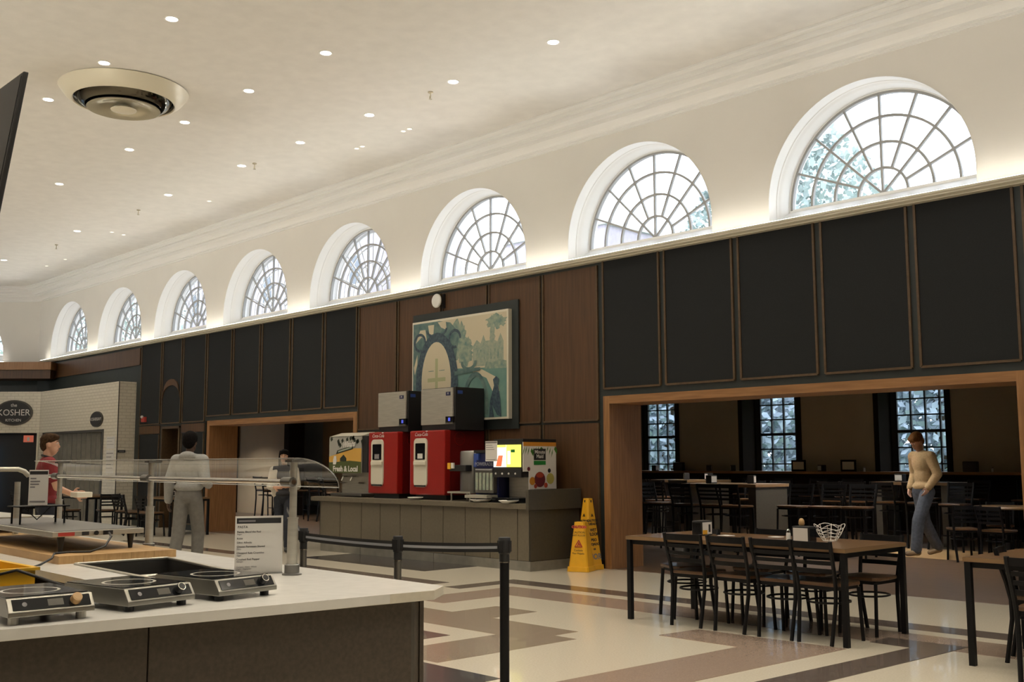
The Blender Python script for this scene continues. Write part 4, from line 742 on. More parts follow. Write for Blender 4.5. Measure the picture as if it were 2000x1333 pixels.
for i, (x, y, r) in enumerate(((-24.1, 14.6, 20), (-23.4, 14.9, -15), (-22.6, 15.0, 5), (-21.4, 14.6, 30), (-20.6, 14.0, -25), (-25.0, 14.9, 0))): chair(x, y, D(r), '%s dark bar chair of the cluster seen through the left opening' % ORD[i], 'bar chairs behind the left opening', ch1)
# far dining corner by the brick front
dining_table(-24.0, -22.6, 9.2, 10.0, 'small dark table in front of the white brick corner'); dining_table(-21.2, -19.9, 9.75, 10.6, 'small dark table beside the narrow doorway')
for i, (x, y, r) in enumerate(((-23.6, 8.95, 0), (-22.9, 8.95, 5), (-22.25, 9.5, 80), (-21.5, 9.6, 15), (-20.9, 9.5, -20), (-24.3, 9.0, -30), (-25.3, 8.9, 10), (-20.3, 9.55, 8))): chair(x, y, D(r), 'ladder-back chair in the far corner, %s in the group' % ORD[i], 'chairs in the far corner')
napkins(-20.6, 10.1, .75, 10, 'black napkin dispenser on the small table beside the narrow doorway')
# ================================================================ SERVING ISLAND
ZI = .91
isl = thing('serving_island', 'L-shaped serving island with white quartz top and brown panels', 'counter', (-4.2, 2.2, 0))
def slab(poly, z0, z1, nm, m, bevel=0): return MB().prism(poly, lambda a, b, d: (a, b, d), z0, z1).build(nm, m, isl, bevel=bevel)
FE = [(-3.72, -.5), (-3.39, 2.80), (-3.49, 2.93)]       # front edge of the end leg
top = MB()
def tp(poly): top.prism(poly, lambda a, b, d: (a, b, d), ZI-.035, ZI)
tp([(-4.47, -.5), (-3.72, -.5), (-3.44, 2.14), (-4.47, 2.14)]); tp([(-4.47, 2.14), (-3.44, 2.14), (-3.39, 2.80), (-3.49, 2.93), (-4.47, 2.95)])
tp([(-5.55, 2.72), (-4.47, 2.58), (-4.47, 2.95), (-5.55, 2.98)]); tp([(-5.55, 1.98), (-4.47, 1.95), (-4.47, 2.16), (-5.55, 2.20)]); tp([(-9.6, 1.98), (-5.55, 1.98), (-5.55, 2.98), (-9.6, 3.22)])
top.build('worktop', 'quartz', isl)
ed = MB(); ed.prism([(-3.72, -.5), (-3.715, -.5), (-3.385, 2.80), (-3.39, 2.80)], lambda a, b, d: (a, b, d), ZI-.037, ZI-.001); ed.prism([(-3.39, 2.8), (-3.385, 2.8), (-3.487, 2.935), (-3.49, 2.93)], lambda a, b, d: (a, b, d), ZI-.037, ZI-.001); ed.build('worktop_edge', 'quartz_edge', isl)
def sidepanel(y0, y1): 
    g = lambda y: -3.72+.33*(y+.5)/3.3-.06
    slab([(g(y0)-.02, y0), (g(y0), y0), (g(y1), y1), (g(y1)-.02, y1)], .09, ZI-.037, 'front_panel', 'island_brown')
for a, b_ in ((-.5, .42), (.426, 1.68), (1.686, 2.74)): sidepanel(a, b_)
slab([(-4.4, -.5), (-3.81, -.5), (-3.49, 2.74), (-3.52, 2.86), (-9.5, 2.86), (-9.5, 2.1), (-4.4, 2.05)], .0, .09, 'plinth', 'black_plastic')
slab([(-3.5, 2.742), (-3.462, 2.742), (-3.466, 2.764), (-3.5, 2.764)], .09, ZI-.037, 'corner_strip', 'laminate_dark'); slab([(-3.52, 2.764), (-3.47, 2.764), (-3.52, 2.84)], .09, ZI-.037, 'corner_panel', 'island_brown'); B('rear_panel', 'island_brown', -9.5, -3.5, 2.82, 2.84, .09, ZI-.037, isl); B('inner_panel', 'dark_wood', -9.5, -4.42, 2.06, 2.08, .09, ZI-.037, isl); B('inner_panel', 'dark_wood', -4.44, -4.42, -.5, 2.06, .09, ZI-.037, isl)
B('lower_shelf', 'dark_wood', -6.6, -4.44, .2, 2.06, .60, .64, isl)
# stainless drop-in well
wl_ = thing('steel_well', 'stainless drop-in well sunk into the white worktop', 'food well', (-5.0, 2.4, ZI)); wp = [(-5.54, 2.21), (-4.48, 2.17), (-4.48, 2.57), (-5.54, 2.71)]
mb = MB()
for (a, b_), (c, d) in zip(wp, wp[1:]+wp[:1]): mb.add([(a, b_, ZI+.002), (c, d, ZI+.002), (c, d, .74), (a, b_, .74)], [(0, 1, 2, 3)])
mb.build('well_wall', 'steel_dark', wl_); MB().prism(wp, lambda a, b, d: (a, b, d), .735, .742).build('well_floor', 'black_plastic', wl_)
mb = MB()
for (a, b_), (c, d) in zip(wp, wp[1:]+wp[:1]): mb.tube([(a, b_, ZI+.003), (c, d, ZI+.003)], .007, 6)
mb.build('well_rim', 'steel', wl_); MB().tube([(-4.98, 2.2, .88), (-4.98, 2.63, .88)], .012, 6).build('cross_bar', 'steel', wl_)
# induction hobs
def hob(x, y, rz, lab, knob, hf=.02, feet='black_plastic'):
    t = thing('induction_hob', lab, 'hob', (x, y, ZI), rz); w_ = .138; d = .40; h = .058
    pr0 = [(0, hf), (d, hf), (d, h+hf), (.03, h+hf), (0, .016+hf)]      # front at 0, grows to the back
    MB().prism(pr0, lambda a, b, q: (-a, q, b), -w_, w_).build('body', 'hob_steel', t, local=True, bevel=.003)
    MB().box(-d+.006, -.05, -w_+.006, w_-.006, h+hf, h+hf+.003).build('glass_top', 'black_gloss', t, local=True)
    MB().lathe([(.085, h+hf+.003), (.09, h+hf+.0036), (.095, h+hf+.003)], (-.205, 0, 0), 40).build('zone_ring', 'steel', t, local=True)
    n = Vector((.042, 0, .03)).normalized(); ux = Vector((-.03, 0, .042)).normalized(); c = Vector((-.015, 0, .037+hf))
    def onf(a, b_, dd): return c+Vector((0, a, 0))+ux*b_+n*dd
    def fp(nm, m, a0, a1, b0, b1, d0, d1): MB().prism([(a0, b0), (a1, b0), (a1, b1), (a0, b1)], onf, d0, d1).build(nm, m, t, local=True)
    fp('control_panel', 'black_gloss', -w_+.015, w_-.012, -.020, .020, 0, .002); fp('display', 'laminate_dark', -.012, .038, -.012, .012, .002, .003)
    mb = MB(); 
    k0 = onf(.078, .002, .002); k1 = onf(.078, .002, .022); mb.tube([k0, k1], [.018, .016], 18); kn = mb.build('knob', knob, t, True, local=True)
    MB().tube([onf(.078, .002, .021), onf(.078, .002, .0235)], .0155, 18).build('knob_face', 'chrome' if knob != 'maple' else 'maple', t, True, local=True); MB().tube([onf(.078, .002, .023), onf(.078, .002, .0245)], .012, 18).build('knob_cap', knob, t, True, local=True)
    MB().tube([onf(-.085, .0, .002), onf(-.085, .0, .003)], .008, 12).build('power_mark', 'ink_grey', t, local=True)
    for a in (-.04, -d+.04):
        for b_ in (-w_+.03, w_-.03): MB().tube([(a, b_, 0), (a, b_, hf)], .017, 12).build('foot', feet, t, local=True)
AE = math.atan2(.33, 3.3)
hob(-3.585, 1.365, 0.0, 'induction hob with cream knob at the left edge of the worktop', 'maple', .025, 'steel'); hob(-3.645, 1.77, .17, 'induction hob with black knob, middle of the three', 'black_plastic'); hob(-3.685, 2.135, .16, 'induction hob with black knob nearest the menu stand', 'black_plastic')
# menu stands
def menu_stand(p0, p1, z, h, lab, lines, bars=((.915, .35),)):
    p0, p1 = Vector((*p0, z)), Vector((*p1, z)); r = (p1-p0).normalized(); n = r.cross(Vector(ZU)); w_ = (p1-p0).length; t = thing('menu_stand', lab, 'menu', p0.lerp(p1, .5))
    def q(a, b_, d): return p0+r*a+Vector((0, 0, b_))+n*d
    def pl(nm, m, a0, a1, b0, b1, d0, d1): return MB().prism([(a0, b0), (a1, b0), (a1, b1), (a0, b1)], q, d0, d1).build(nm, m, t)
    pl('acrylic_foot', 'acrylic', 0, w_, 0, .003, -.04, .04); pl('card', 'white_print', 0, w_, .004, h, 0, .003); pl('header_bar', 'ink', .03*w_, .96*w_, h*.87, h*.965, .003, .0036)
    for s_, a, b_, sz, m_ in lines: text(s_, sz, q(a*w_, b_*h, .0042), r, ZU, m_, t, align='LEFT')
    for b_, f_ in bars: pl('print_line', 'ink_grey', .07*w_, (.07+f_)*w_, b_*h-.004, b_*h+.004, .0036, .0042)
    return t
menu_stand((-4.53, 2.545), (-4.44, 2.745), ZI, .265, 'white PASTA menu card standing on the worktop beside the steel post', (('PASTA', .05, .81, .016, 'ink'), ('Penne, Blend the Red', .04, .725, .0125, 'ink'), ('Vegan', .04, .685, .009, 'ink_grey'), ('Rotini', .04, .61, .011, 'ink'), ('Olive Alfredo', .04, .54, .0125, 'ink'), ('Cheese Parmesan Shaved', .04, .47, .0125, 'ink'), ('Dairy', .04, .43, .009, 'ink_grey'), ('Chopped Kale Crumbles', .04, .36, .0125, 'ink'), ('Vegan', .04, .32, .009, 'ink_grey'), ('Crushed Red Pepper', .04, .25, .0125, 'ink'), ('Allergen', .04, .21, .009, 'ink_grey'), ('Contains   Dairy   Wheat', .04, .12, .009, 'ink_grey'), ('Vegan   Vegetarian', .04, .085, .009, 'ink_grey')))
menu_stand((-6.70, 2.375), (-6.66, 2.475), 1.17, .215, 'white menu card on the wire stand above the warming tray', (), ((.76, .3), (.68, .5), (.60, .45), (.52, .25), (.12, .8)))
# sneeze guard
sg = thing('sneeze_guard', 'curved clear sneeze guard on steel posts above the island', 'sneeze guard', (-6.0, 2.9, ZI))
PO = [(-4.315, 2.72), (-6.05, 2.84), (-7.75, 2.96)]
for x, y in PO:
    MB().lathe([(.045, 0), (.045, .006), (.034, .01), (.034, .045), (.027, .05)], (x, y, ZI), 20).build('post_flange', 'steel_dark', sg, True); MB().lathe([(.0235, .0), (.0235, .26)], (x, y, ZI), 18).build('post_sleeve', 'steel', sg, True); MB().lathe([(.026, .255), (.026, .262), (.017, .262), (.017, .52)], (x, y, ZI), 18).build('post', 'steel', sg, True)
    MB().box(x-.03, x+.03, y-.03, y+.05, 1.425, 1.437).build('glass_clamp', 'steel_dark', sg); MB().tube([(x-.03, y-.035, 1.335), (x+.05, y-.035, 1.335)], .022, 10).build('rail_clamp', 'steel_dark', sg, True); MB().tube([(x, y-.05, 1.335), (x, y, 1.335)], .014, 10).build('rail_arm', 'steel_dark', sg, True)
sl_ = lambda x: 2.72+(-4.315-x)*.07
MB().tube([(-4.25, sl_(-4.25)-.035, 1.335), (-8.4, sl_(-8.4)-.035, 1.335)], .0125, 10).build('rail', 'chrome', sg, True)
def gl(x, q):     # guard profile: q 0 at the posts, 1 at the lower customer edge
    a = q*PI/2*.95; return Vector((x, sl_(x)-.05+.235*math.sin(a)*1.05, 1.295+.148*math.cos(a)))
mb = MB(); N = 14; xs = (-4.22, -6.2, -8.2)
for x in xs:
    for i in range(N+1): mb.v.append(gl(x, i/N))
for j in range(2):
    for i in range(N): mb.f.append((j*(N+1)+i, j*(N+1)+i+1, (j+1)*(N+1)+i+1, (j+1)*(N+1)+i))
mb.build('curved_glass', 'acrylic', sg, True)
MB().tube([gl(-4.22, i/N) for i in range(N+1)], .003, 5).build('glass_edge', 'acrylic_edge', sg, True); MB().tube([gl(x, 1) for x in xs], .003, 5).build('glass_edge', 'acrylic_edge', sg, True); MB().tube([gl(x, 0) for x in xs], .003, 5).build('glass_edge', 'acrylic_edge', sg, True); MB().tube([gl(-8.2, i/N) for i in range(N+1)], .003, 5).build('glass_edge', 'acrylic_edge', sg, True)
# second, older tube guard at the far left
tg = thing('tube_frame', 'bent steel tube frame at the far end of the island', 'frame', (-8.0, 2.4, ZI))
MB().tube([(-7.6, 2.15, ZI), (-7.6, 2.15, 1.345), (-7.6, 2.17, 1.375), (-7.6, 2.2, 1.385), (-7.6, 2.62, 1.385), (-7.6, 2.66, 1.37), (-7.6, 2.69, 1.34)], .017, 10).build('bent_tube', 'steel', tg, True); MB().tube([(-7.6, 2.62, ZI), (-7.6, 2.62, 1.30)], .019, 10).build('upright', 'steel', tg, True); MB().tube([(-8.6, 2.1, ZI), (-8.6, 2.1, 1.36)], .02, 10).build('upright', 'steel', tg, True)
B('shelf_bar', 'steel', -9.3, -7.7, 2.0, 2.05, 1.30, 1.325, tg); B('shelf_bar', 'steel', -9.3, -8.1, 1.9, 1.95, 1.385, 1.40, tg); MB().tube([(-9.3, 2.1, 1.25), (-7.7, 2.1, 1.25)], .008, 8).build('cross_tube', 'steel', tg)
# butcher board with warming tray
bd = thing('butcher_board', 'thick wooden board lying across the worktop behind the hobs', 'board', (-6.6, 2.45, ZI)); 
for k in range(5):
    a, b_ = 2.15+.128*k, 2.15+.128*(k+1); MB().prism([(-8.4, a), (-5.60, a), (-5.60, b_-.0015), (-8.4, b_-.0015)], lambda q, w_, d: (q, w_+.03*(-5.6-q), d), ZI, ZI+.04).build('board_strip', 'butcher', bd)
wt = thing('warming_tray', 'flat glass-topped warming tray on black tapered legs', 'warming tray', (-6.4, 2.45, .95)); ct = [(-5.83, 2.20), (-5.86, 2.72), (-7.5, 2.80), (-7.5, 2.26)]
MB().prism(ct, lambda a, b, d: (a, b, d), 1.032, 1.06).build('frame', 'steel', wt, bevel=.003); MB().prism([(-5.85, 2.22), (-5.88, 2.70), (-7.48, 2.78), (-7.48, 2.28)], lambda a, b, d: (a, b, d), 1.06, 1.0625).build('glass_plate', 'steel_dark', wt)
for x, y in ((-5.87, 2.26), (-5.9, 2.66), (-7.4, 2.33), (-7.4, 2.7)): MB().tube([(x, y, .951), (x, y, 1.032)], [.011, .02], 12).build('leg', 'black_plastic', wt, True)
MB().prism([(2.23, 1.036), (2.32, 1.036), (2.32, 1.055), (2.23, 1.055)], lambda a, b, d: (-5.831-.058*(a-2.2)+d, a, b), 0, .002).build('warning_label', 'ink_red', wt); MB().prism([(2.36, 1.036), (2.40, 1.036), (2.40, 1.055), (2.36, 1.055)], lambda a, b, d: (-5.831-.058*(a-2.2)+d, a, b), 0, .002).build('rating_label', 'ink', wt); MB().tube([(-5.86, 2.44, 1.046), (-5.835, 2.44, 1.046)], .012, 12).build('switch', 'black_plastic', wt); B('socket', 'black_plastic', -5.855, -5.835, 2.48, 2.53, 1.034, 1.056, wt)
o = MB().tube([(-5.82, 2.5, 1.045), (-5.74, 2.48, 1.03), (-5.70, 2.43, .98), (-5.72, 2.36, .956), (-5.78, 2.27, .955), (-5.74, 2.18, .956), (-5.64, 2.13, .94), (-5.60, 2.06, .916), (-5.58, 1.99, .90), (-5.55, 1.93, .80)], .006, 8).build('power_cord', 'black_plastic', None, True); tag(o, 'black power cord curling from the warming tray over the board', 'cord')
ws = thing('wire_stand', 'black wire display stand holding a menu on the warming tray', 'stand', (-6.7, 2.4, 1.0625))
for x, y in ((-6.8, 2.32), (-6.66, 2.32), (-6.8, 2.58), (-6.66, 2.58)): MB().tube([(x, y, 1.0625), (x, y, 1.165)], .006, 6).build('wire_leg', 'black_metal', ws)
B('plate', 'black_metal', -6.83, -6.63, 2.30, 2.60, 1.163, 1.17, ws); MB().tube([(-6.64, 2.33, 1.165), (-6.64, 2.41, 1.09), (-6.64, 2.49, 1.165)], .004, 5).build('wire_brace', 'black_metal', ws)
for i in range(3): o = B('baking_sheet', 'steel_dark', -8.9+.1*i, -8.1+.05*i, 2.25, 2.85, ZI+.04+.03*i, ZI+.06+.03*i, None, .006); tag(o, 'dark baking sheet in the stack at the far end, %s from below' % ORD[i], 'tray', 'stacked baking sheets')
w2 = thing('warming_tray', 'second warming tray with red labels beyond the first', 'warming tray', (-8.0, 2.5, .95)); B('frame', 'steel', -8.9, -7.75, 2.22, 2.85, ZI+.125, ZI+.15, w2, .003); B('warning_label', 'ink_red', -7.75, -7.748, 2.3, 2.4, ZI+.13, ZI+.146, w2); B('rating_label', 'ink', -7.75, -7.748, 2.46, 2.52, ZI+.13, ZI+.146, w2)
for x, y in ((-7.85, 2.3), (-7.85, 2.78), (-8.8, 2.3), (-8.8, 2.78)): MB().tube([(x, y, ZI), (x, y, ZI+.126)], .015, 8).build('leg', 'black_plastic', w2)
sb = thing('serving_tub', 'small white tub on the far end of the island', 'tub', (-8.9, 3.0, ZI)); MB().lathe([(.0005, 0), (.07, 0), (.09, .12), (.095, .12), (.095, .13), (.085, .13), (.066, .01), (.0005, .008)], (-8.2, 3.0, ZI), 20).build('shell', 'white_print', sb, True)
# yellow crate on the lower shelf
cr = thing('yellow_crate', 'yellow plastic crate inside the island corner, cut by left edge', 'crate', (-5.0, 1.4, .64)); cx0, cx1, cy0, cy1, z0, z1 = -5.75, -4.95, 1.05, 1.80, .64, .965
for nm, a in (('wall', (cx0, cx0+.012, cy0, cy1)), ('wall', (cx1-.012, cx1, cy0, cy1)), ('wall', (cx0+.012, cx1-.012, cy0, cy0+.012)), ('wall', (cx0+.012, cx1-.012, cy1-.012, cy1))): B('side_'+nm, 'crate_yellow', *a, z0+.01, z1, cr)
B('floor_plate', 'crate_yellow', cx0, cx1, cy0, cy1, z0, z0+.01, cr)
for zz in (.72, .80, .88): B('rib', 'crate_yellow', cx1-.002, cx1+.012, cy0, cy1, zz, zz+.012, cr)
for zz in (z1-.012,): B('rim', 'crate_yellow', cx0-.015, cx1+.015, cy1-.002, cy1+.015, zz, z1, cr); B('rim', 'crate_yellow', cx1-.002, cx1+.018, cy0, cy1+.015, zz, z1, cr); B('rim', 'crate_yellow', cx0-.015, cx0+.002, cy0, cy1, zz, z1, cr)
o = MB().tube([(-4.8, 1.45, .93), (-4.6, 1.6, .99), (-4.35, 1.72, .93), (-4.05, 1.72, .918), (-3.98, 1.75, .93)], .006, 8).build('power_cord', 'black_plastic', None, True); tag(o, 'black cord looping beside the yellow crate to the middle hob', 'cord')
# ================================================================ PEOPLE
def remesh(mb, name, m, parent, vox, smooth=4):
    o = mb.build(name, m, parent, local=True)
    md = o.modifiers.new('r', 'REMESH'); md.mode = 'VOXEL'; md.voxel_size = vox; md.use_smooth_shade = True
    if smooth: s_ = o.modifiers.new('s', 'SMOOTH'); s_.factor = .5; s_.iterations = smooth
    dg = bpy.context.evaluated_depsgraph_get(); me = bpy.data.meshes.new_from_object(o.evaluated_get(dg)); o.modifiers.clear(); o.data = me
    me.polygons.foreach_set('use_smooth', [True]*len(me.polygons))
    return o
def cap(mb, a, b, ra, rb, n=12):
    a, b = Vector(a), Vector(b); d = (b-a)
    pts = []; rs = []; L = d.length or 1e-6; u_ = d/L
    for q in (0, .3, .6, .85): pts.append(a-u_*ra*math.cos(q*PI/2)); rs.append(ra*max(.12, math.sin(q*PI/2)))
    pts.append(a); rs.append(ra); pts.append(b); rs.append(rb)
    for q in (.85, .6, .3, 0): pts.append(b+u_*rb*math.cos(q*PI/2)); rs.append(rb*max(.12, math.sin(q*PI/2)))
    mb.tube(pts, rs, n)
def chain(mb, pts, rs):
    for i in range(len(pts)-1): cap(mb, pts[i], pts[i+1], rs[i], rs[i+1])
def person(lab, loc, rz, H, J, mats, hair, extra=None):
    """J: joints for a 1.75 m figure, x right of the figure, y forwards, z up"""
    t = thing('person', lab, 'person', loc, rz); k = H/1.75; S = lambda p: Vector(p)*k
    hd = Vector(J['head']); nk = Vector(J['neck']); lean = J.get('lean', 0); Rh = Matrix.Rotation(J.get('turn', 0), 3, 'Z') @ Matrix.Rotation(J.get('nod', 0), 3, 'X')
    h = lambda p: S(hd+Rh @ Vector(p))
    b = MB()
    b.ball(h((0, .0, .025)), .074*k, .092*k, .10*k, 16, 12, Rh); b.ball(h((0, .028, -.055)), .056*k, .062*k, .068*k, 14, 10, Rh)      # skull, jaw
    b.ball(h((0, .03, -.105)), .030*k, .030*k, .022*k, 10, 8, Rh); b.ball(h((0, .100, -.022)), .012*k, .018*k, .018*k, 8, 6, Rh); b.ball(h((0, .092, .0)), .010*k, .012*k, .028*k, 8, 6, Rh)
    b.ball(h((0, .084, -.062)), .022*k, .014*k, .011*k, 8, 6, Rh)
    for s_ in (-1, 1): b.ball(h((s_*.076, -.005, -.005)), .010*k, .019*k, .03*k, 8, 6, Rh); b.ball(h((s_*.03, .074, .032)), .026*k, .014*k, .010*k, 8, 6, Rh)
    cap(b, S(nk), h((0, -.015, -.06)), .055*k, .050*k)
    sp_ = [S(p) for p in J['spine']]       # pelvis, waist, chest
    def torso(mb, g, pelvis=True):
        b_ = J.get('build', 1.)
        R0 = Matrix.Rotation(J.get('twist', 0), 3, 'Z')
        if pelvis: mb.ball(sp_[0], (.160*b_+g)*k, (.112+g)*k, (.125+g)*k, 18, 12, R0)
        mb.ball(sp_[1], (.142*b_+g)*k, (.100+g)*k, (.17+g)*k, 18, 12, R0); mb.ball(sp_[2], (.172*b_+g)*k, (.112+g)*k, (.17+g)*k, 18, 12, R0)
        mb.ball(sp_[2]+Vector((0, 0, .10*k)), (.150*b_+g)*k, (.085+g)*k, (.075+g)*k, 16, 10, R0)
    torso(b, -.012)
    for s_ in ('L', 'R'):
        sh, el, wr = (S(J[q+s_]) for q in ('sh', 'el', 'wr')); hp, kn, an = (S(J[q+s_]) for q in ('hp', 'kn', 'an'))
        chain(b, [sh, el, wr], [.048*k, .040*k, .027*k]); chain(b, [hp, kn, an], [.078*k, .052*k, .036*k])
        d = (wr-el).normalized(); fd = Vector(J.get('hand'+s_, d)).normalized(); pc = wr+fd*.045*k
        sd = fd.cross(Vector(J.get('palm'+s_, (1 if s_ == 'L' else -1, 0, 0)))).normalized(); pn = sd.cross(fd).normalized()
        Rm = Matrix((sd, pn, fd)).transposed(); b.ball(pc, .040*k, .017*k, .05*k, 10, 8, Rm)
        for i, (o_, L) in enumerate(((-.028, .062), (-.01, .075), (.010, .070), (.027, .055))):
            f0 = pc+fd*.036*k+sd*o_*k; f1 = f0+fd*L*.5*k+pn*.010*k; f2 = f1+(fd*.75+pn*.7).normalized()*L*.5*k; chain(b, [f0, f1, f2], [.0095*k, .009*k, .0078*k])
        th = J.get('thumb'+s_, -1); f0 = pc-fd*.02*k+sd*th*.034*k; f1 = f0+(fd*.6+sd*th*.7).normalized()*.035*k; chain(b, [f0, f1, f1+(fd*.9+pn*.3).normalized()*.028*k], [.012*k, .0105*k, .009*k])
    remesh(b, 'body', mats['skin'], t, .0085*k, 2)
    for s_ in (-1, 1):
        e = MB().ball(h((s_*.030, .079, .016)), .0125*k, .008*k, .0085*k, 10, 8, Rh).build('eye', 'eye_white', t, True, local=True); MB().ball(h((s_*.030, .086, .016)), .0055*k, .003*k, .0055*k, 8, 6, Rh).build('iris', 'ink', e, True, local=True)
        MB().tube([h((s_*.014, .088, .038)), h((s_*.032, .087, .043)), h((s_*.05, .076, .037))], .004*k, 5).build('eyebrow', hair['m'], t, True, local=True)
    MB().tube([h((-.022, .090, -.062)), h((0, .097, -.060)), h((.022, .090, -.062))], .0045*k, 6).build('lips', 'lip', t, True, local=True)
    hm = MB()
    for (p, r) in hair['b']: hm.ball(h(p), *(q*k for q in r), 14, 10, Rh)
    remesh(hm, 'hair', hair['m'], t, .010*k, 1)
    # clothes
    tp_ = MB(); torso(tp_, .014, False); sl = J.get('sleeve', 1.)
    tp_.ball(sp_[0]+Vector((0, 0, J.get('hem', .03)*k)), .182*k*J.get('build', 1), .135*k, .085*k, 18, 12)
    for s_ in ('L', 'R'):
        sh, el, wr = (S(J[q+s_]) for q in ('sh', 'el', 'wr')); lo = J.get('loose', .012)
        if sl >= 1: chain(tp_, [sh, el, wr.lerp(el, .04)], [(.060+lo)*k, (.050+lo)*k, (.036+lo)*k])
        else: cap(tp_, sh, sh.lerp(el, sl), (.062+lo)*k, (.054+lo)*k)
        cap(tp_, sh, S(nk)+Vector((0, 0, -.045*k)), (.064+lo)*k, .070*k)
    if J.get('hood'): tp_.ball(S(nk)+Vector((0, -.06, -.005))*k, .115*k, .07*k, .065*k, 14, 10); tp_.ball(S(nk)+Vector((0, 0, -.01))*k, .10*k, .085*k, .04*k, 14, 10)
    tb = remesh(tp_, mats['topname'], mats['top'], t, .011*k, 7)
    lg = MB(); ll = J.get('legloose', .02)
    lg.ball(sp_[0]+Vector((0, 0, -.01*k)), (.165*J.get('build', 1)+.006)*k, .118*k, .135*k, 18, 12)
    for s_ in ('L', 'R'):
        hp, kn, an = (S(J[q+s_]) for q in ('hp', 'kn', 'an')); chain(lg, [hp, kn, an+Vector((0, 0, .0))], [(.082+ll*.6)*k, (.056+ll)*k, (.042+ll*1.1)*k])
    remesh(lg, 'trousers', mats['leg'], t, .011*k, 3)
    for s_ in ('L', 'R'):
        an, to = S(J['an'+s_]), S(J['to'+s_]); f = (to-an); f.z = 0; f.normalize(); sm = MB(); base = an.copy(); base.z = min(an.z, to.z)-.0
        a0 = an+Vector((0, 0, -.045*k))-f*.035*k; cap(sm, a0, to, .043*k, .036*k); cap(sm, an+Vector((0, 0, -.01*k)), an+Vector((0, 0, -.045*k)), .045*k, .045*k)
        remesh(sm, 'shoe', mats['shoe'], t, .010*k, 2)
    if extra: extra(t, S, h)
    return t
STAND = dict(spine=[(0, 0, .96), (0, 0, 1.12), (0, 0, 1.31)], neck=(0, -.01, 1.46), head=(0, .015, 1.625), shL=(-.175, 0, 1.40), shR=(.175, 0, 1.40), elL=(-.225, -.03, 1.12), elR=(.225, -.03, 1.12), wrL=(-.235, .03, .87), wrR=(.235, .03, .87),
             hpL=(-.088, 0, .90), hpR=(.088, 0, .90), knL=(-.10, .02, .49), knR=(.10, .02, .49), anL=(-.11, -.01, .085), anR=(.11, -.01, .085), toL=(-.13, .14, .037), toR=(.13, .14, .037))
hairb = lambda *e: [((0, -.012, .055), (.084, .100, .082)), ((0, -.055, .005), (.076, .055, .085)), ((0, .036, .10), (.064, .050, .030))]+list(e)
# heading: figures face local +y; rz turns them
VIEW = YAW           # heading along the optical axis (away from the camera)
# 1 grey hoodie, back to the camera
J = dict(STAND); J.update(hood=True, loose=.02, legloose=.028, build=1.05, hem=.10, elL=(-.26, -.02, 1.13), elR=(.24, -.06, 1.16), wrL=(-.28, .02, .88), wrR=(.20, .16, 1.08), handR=(-.2, .95, .1), knL=(-.10, -.05, .49), anL=(-.11, -.16, .10), toL=(-.125, -.02, .04), knR=(.10, .10, .49), anR=(.11, .06, .085), toR=(.12, .21, .037))
person('person in grey hoodie and grey sweatpants seen from behind at the island', (-13.55, 6.9, 0), VIEW-.12, 1.83, J, dict(skin='skin_dark', top='grey_fleece', topname='hoodie', leg='grey_jersey', shoe='white_cotton'), dict(m='hair_black', b=hairb(((0, -.02, .06), (.096, .108, .10)), ((0, -.06, .01), (.088, .06, .085)))))
# 2 red t-shirt, facing right
J = dict(STAND); J.update(sleeve=.55, loose=.022, build=.95, turn=-.25, elL=(-.24, .10, 1.14), wrL=(-.17, .30, 1.06), handL=(.2, .95, 0), elR=(.23, .08, 1.14), wrR=(.14, .30, 1.04), handR=(-.2, .95, 0))
person('person in a dark red t-shirt holding a tray, facing right', (-12.75, 4.72, 0), VIEW-1.05, 1.77, J, dict(skin='skin_pale', top='red_cotton', topname='t_shirt', leg='navy_cloth', shoe='shoe_dark'), dict(m='hair_brown', b=hairb(((0, .062, .085), (.070, .040, .034)))),
       lambda t, S, h: MB().tube([S(q) for q in [(.062*math.cos(a), -.005+.062*math.sin(a), 1.485-.02*math.sin(a)) for a in [2*PI*i/20 for i in range(21)]]], .012, 6, caps=False).build('collar', 'ink', t, True, local=True))
# 3 girl walking towards the camera
J = dict(STAND); J.update(loose=.008, legloose=.012, build=.86, sleeve=.5, nod=-.12, elL=(-.22, .02, 1.14), wrL=(-.10, .22, 1.12), handL=(.8, .5, .1), elR=(.22, .02, 1.14), wrR=(.12, .22, 1.10), handR=(-.8, .5, .1), knL=(-.09, .12, .50), anL=(-.09, .12, .11), toL=(-.10, .26, .05), knR=(.08, -.05, .48), anR=(.08, -.17, .11), toR=(.09, -.03, .035))
def girlx(t, S, h):
    hm = MB()
    for s_ in (-1, 1): hm.ball(h((s_*.074, .0, -.06)), .026, .055, .17, 10, 8)
    hm.ball(h((0, -.07, -.08)), .07, .035, .16, 12, 8); remesh(hm, 'long_hair', 'hair_black', t, .012, 1)
    for s_ in (-1, 1):
        v_ = MB(); chain(v_, [S((s_*.185, .0, 1.40)), S((s_*.235, .02, 1.12)), S((s_*.17, .16, 1.11))], [.066, .058, .05]); cap(v_, S((s_*.13, .03, 1.36)), S((s_*.15, .02, 1.0)), .06, .06); remesh(v_, 'open_shirt', 'white_cotton', t, .012, 2)
person('young person in open cream shirt and dark jeans walking forward', (-15.2, 9.4, 0), VIEW+PI+.05, 1.64, J, dict(skin='skin_mid', top='charcoal_cloth', topname='vest', leg='denim_dark', shoe='shoe_dark'), dict(m='hair_black', b=hairb()), girlx)
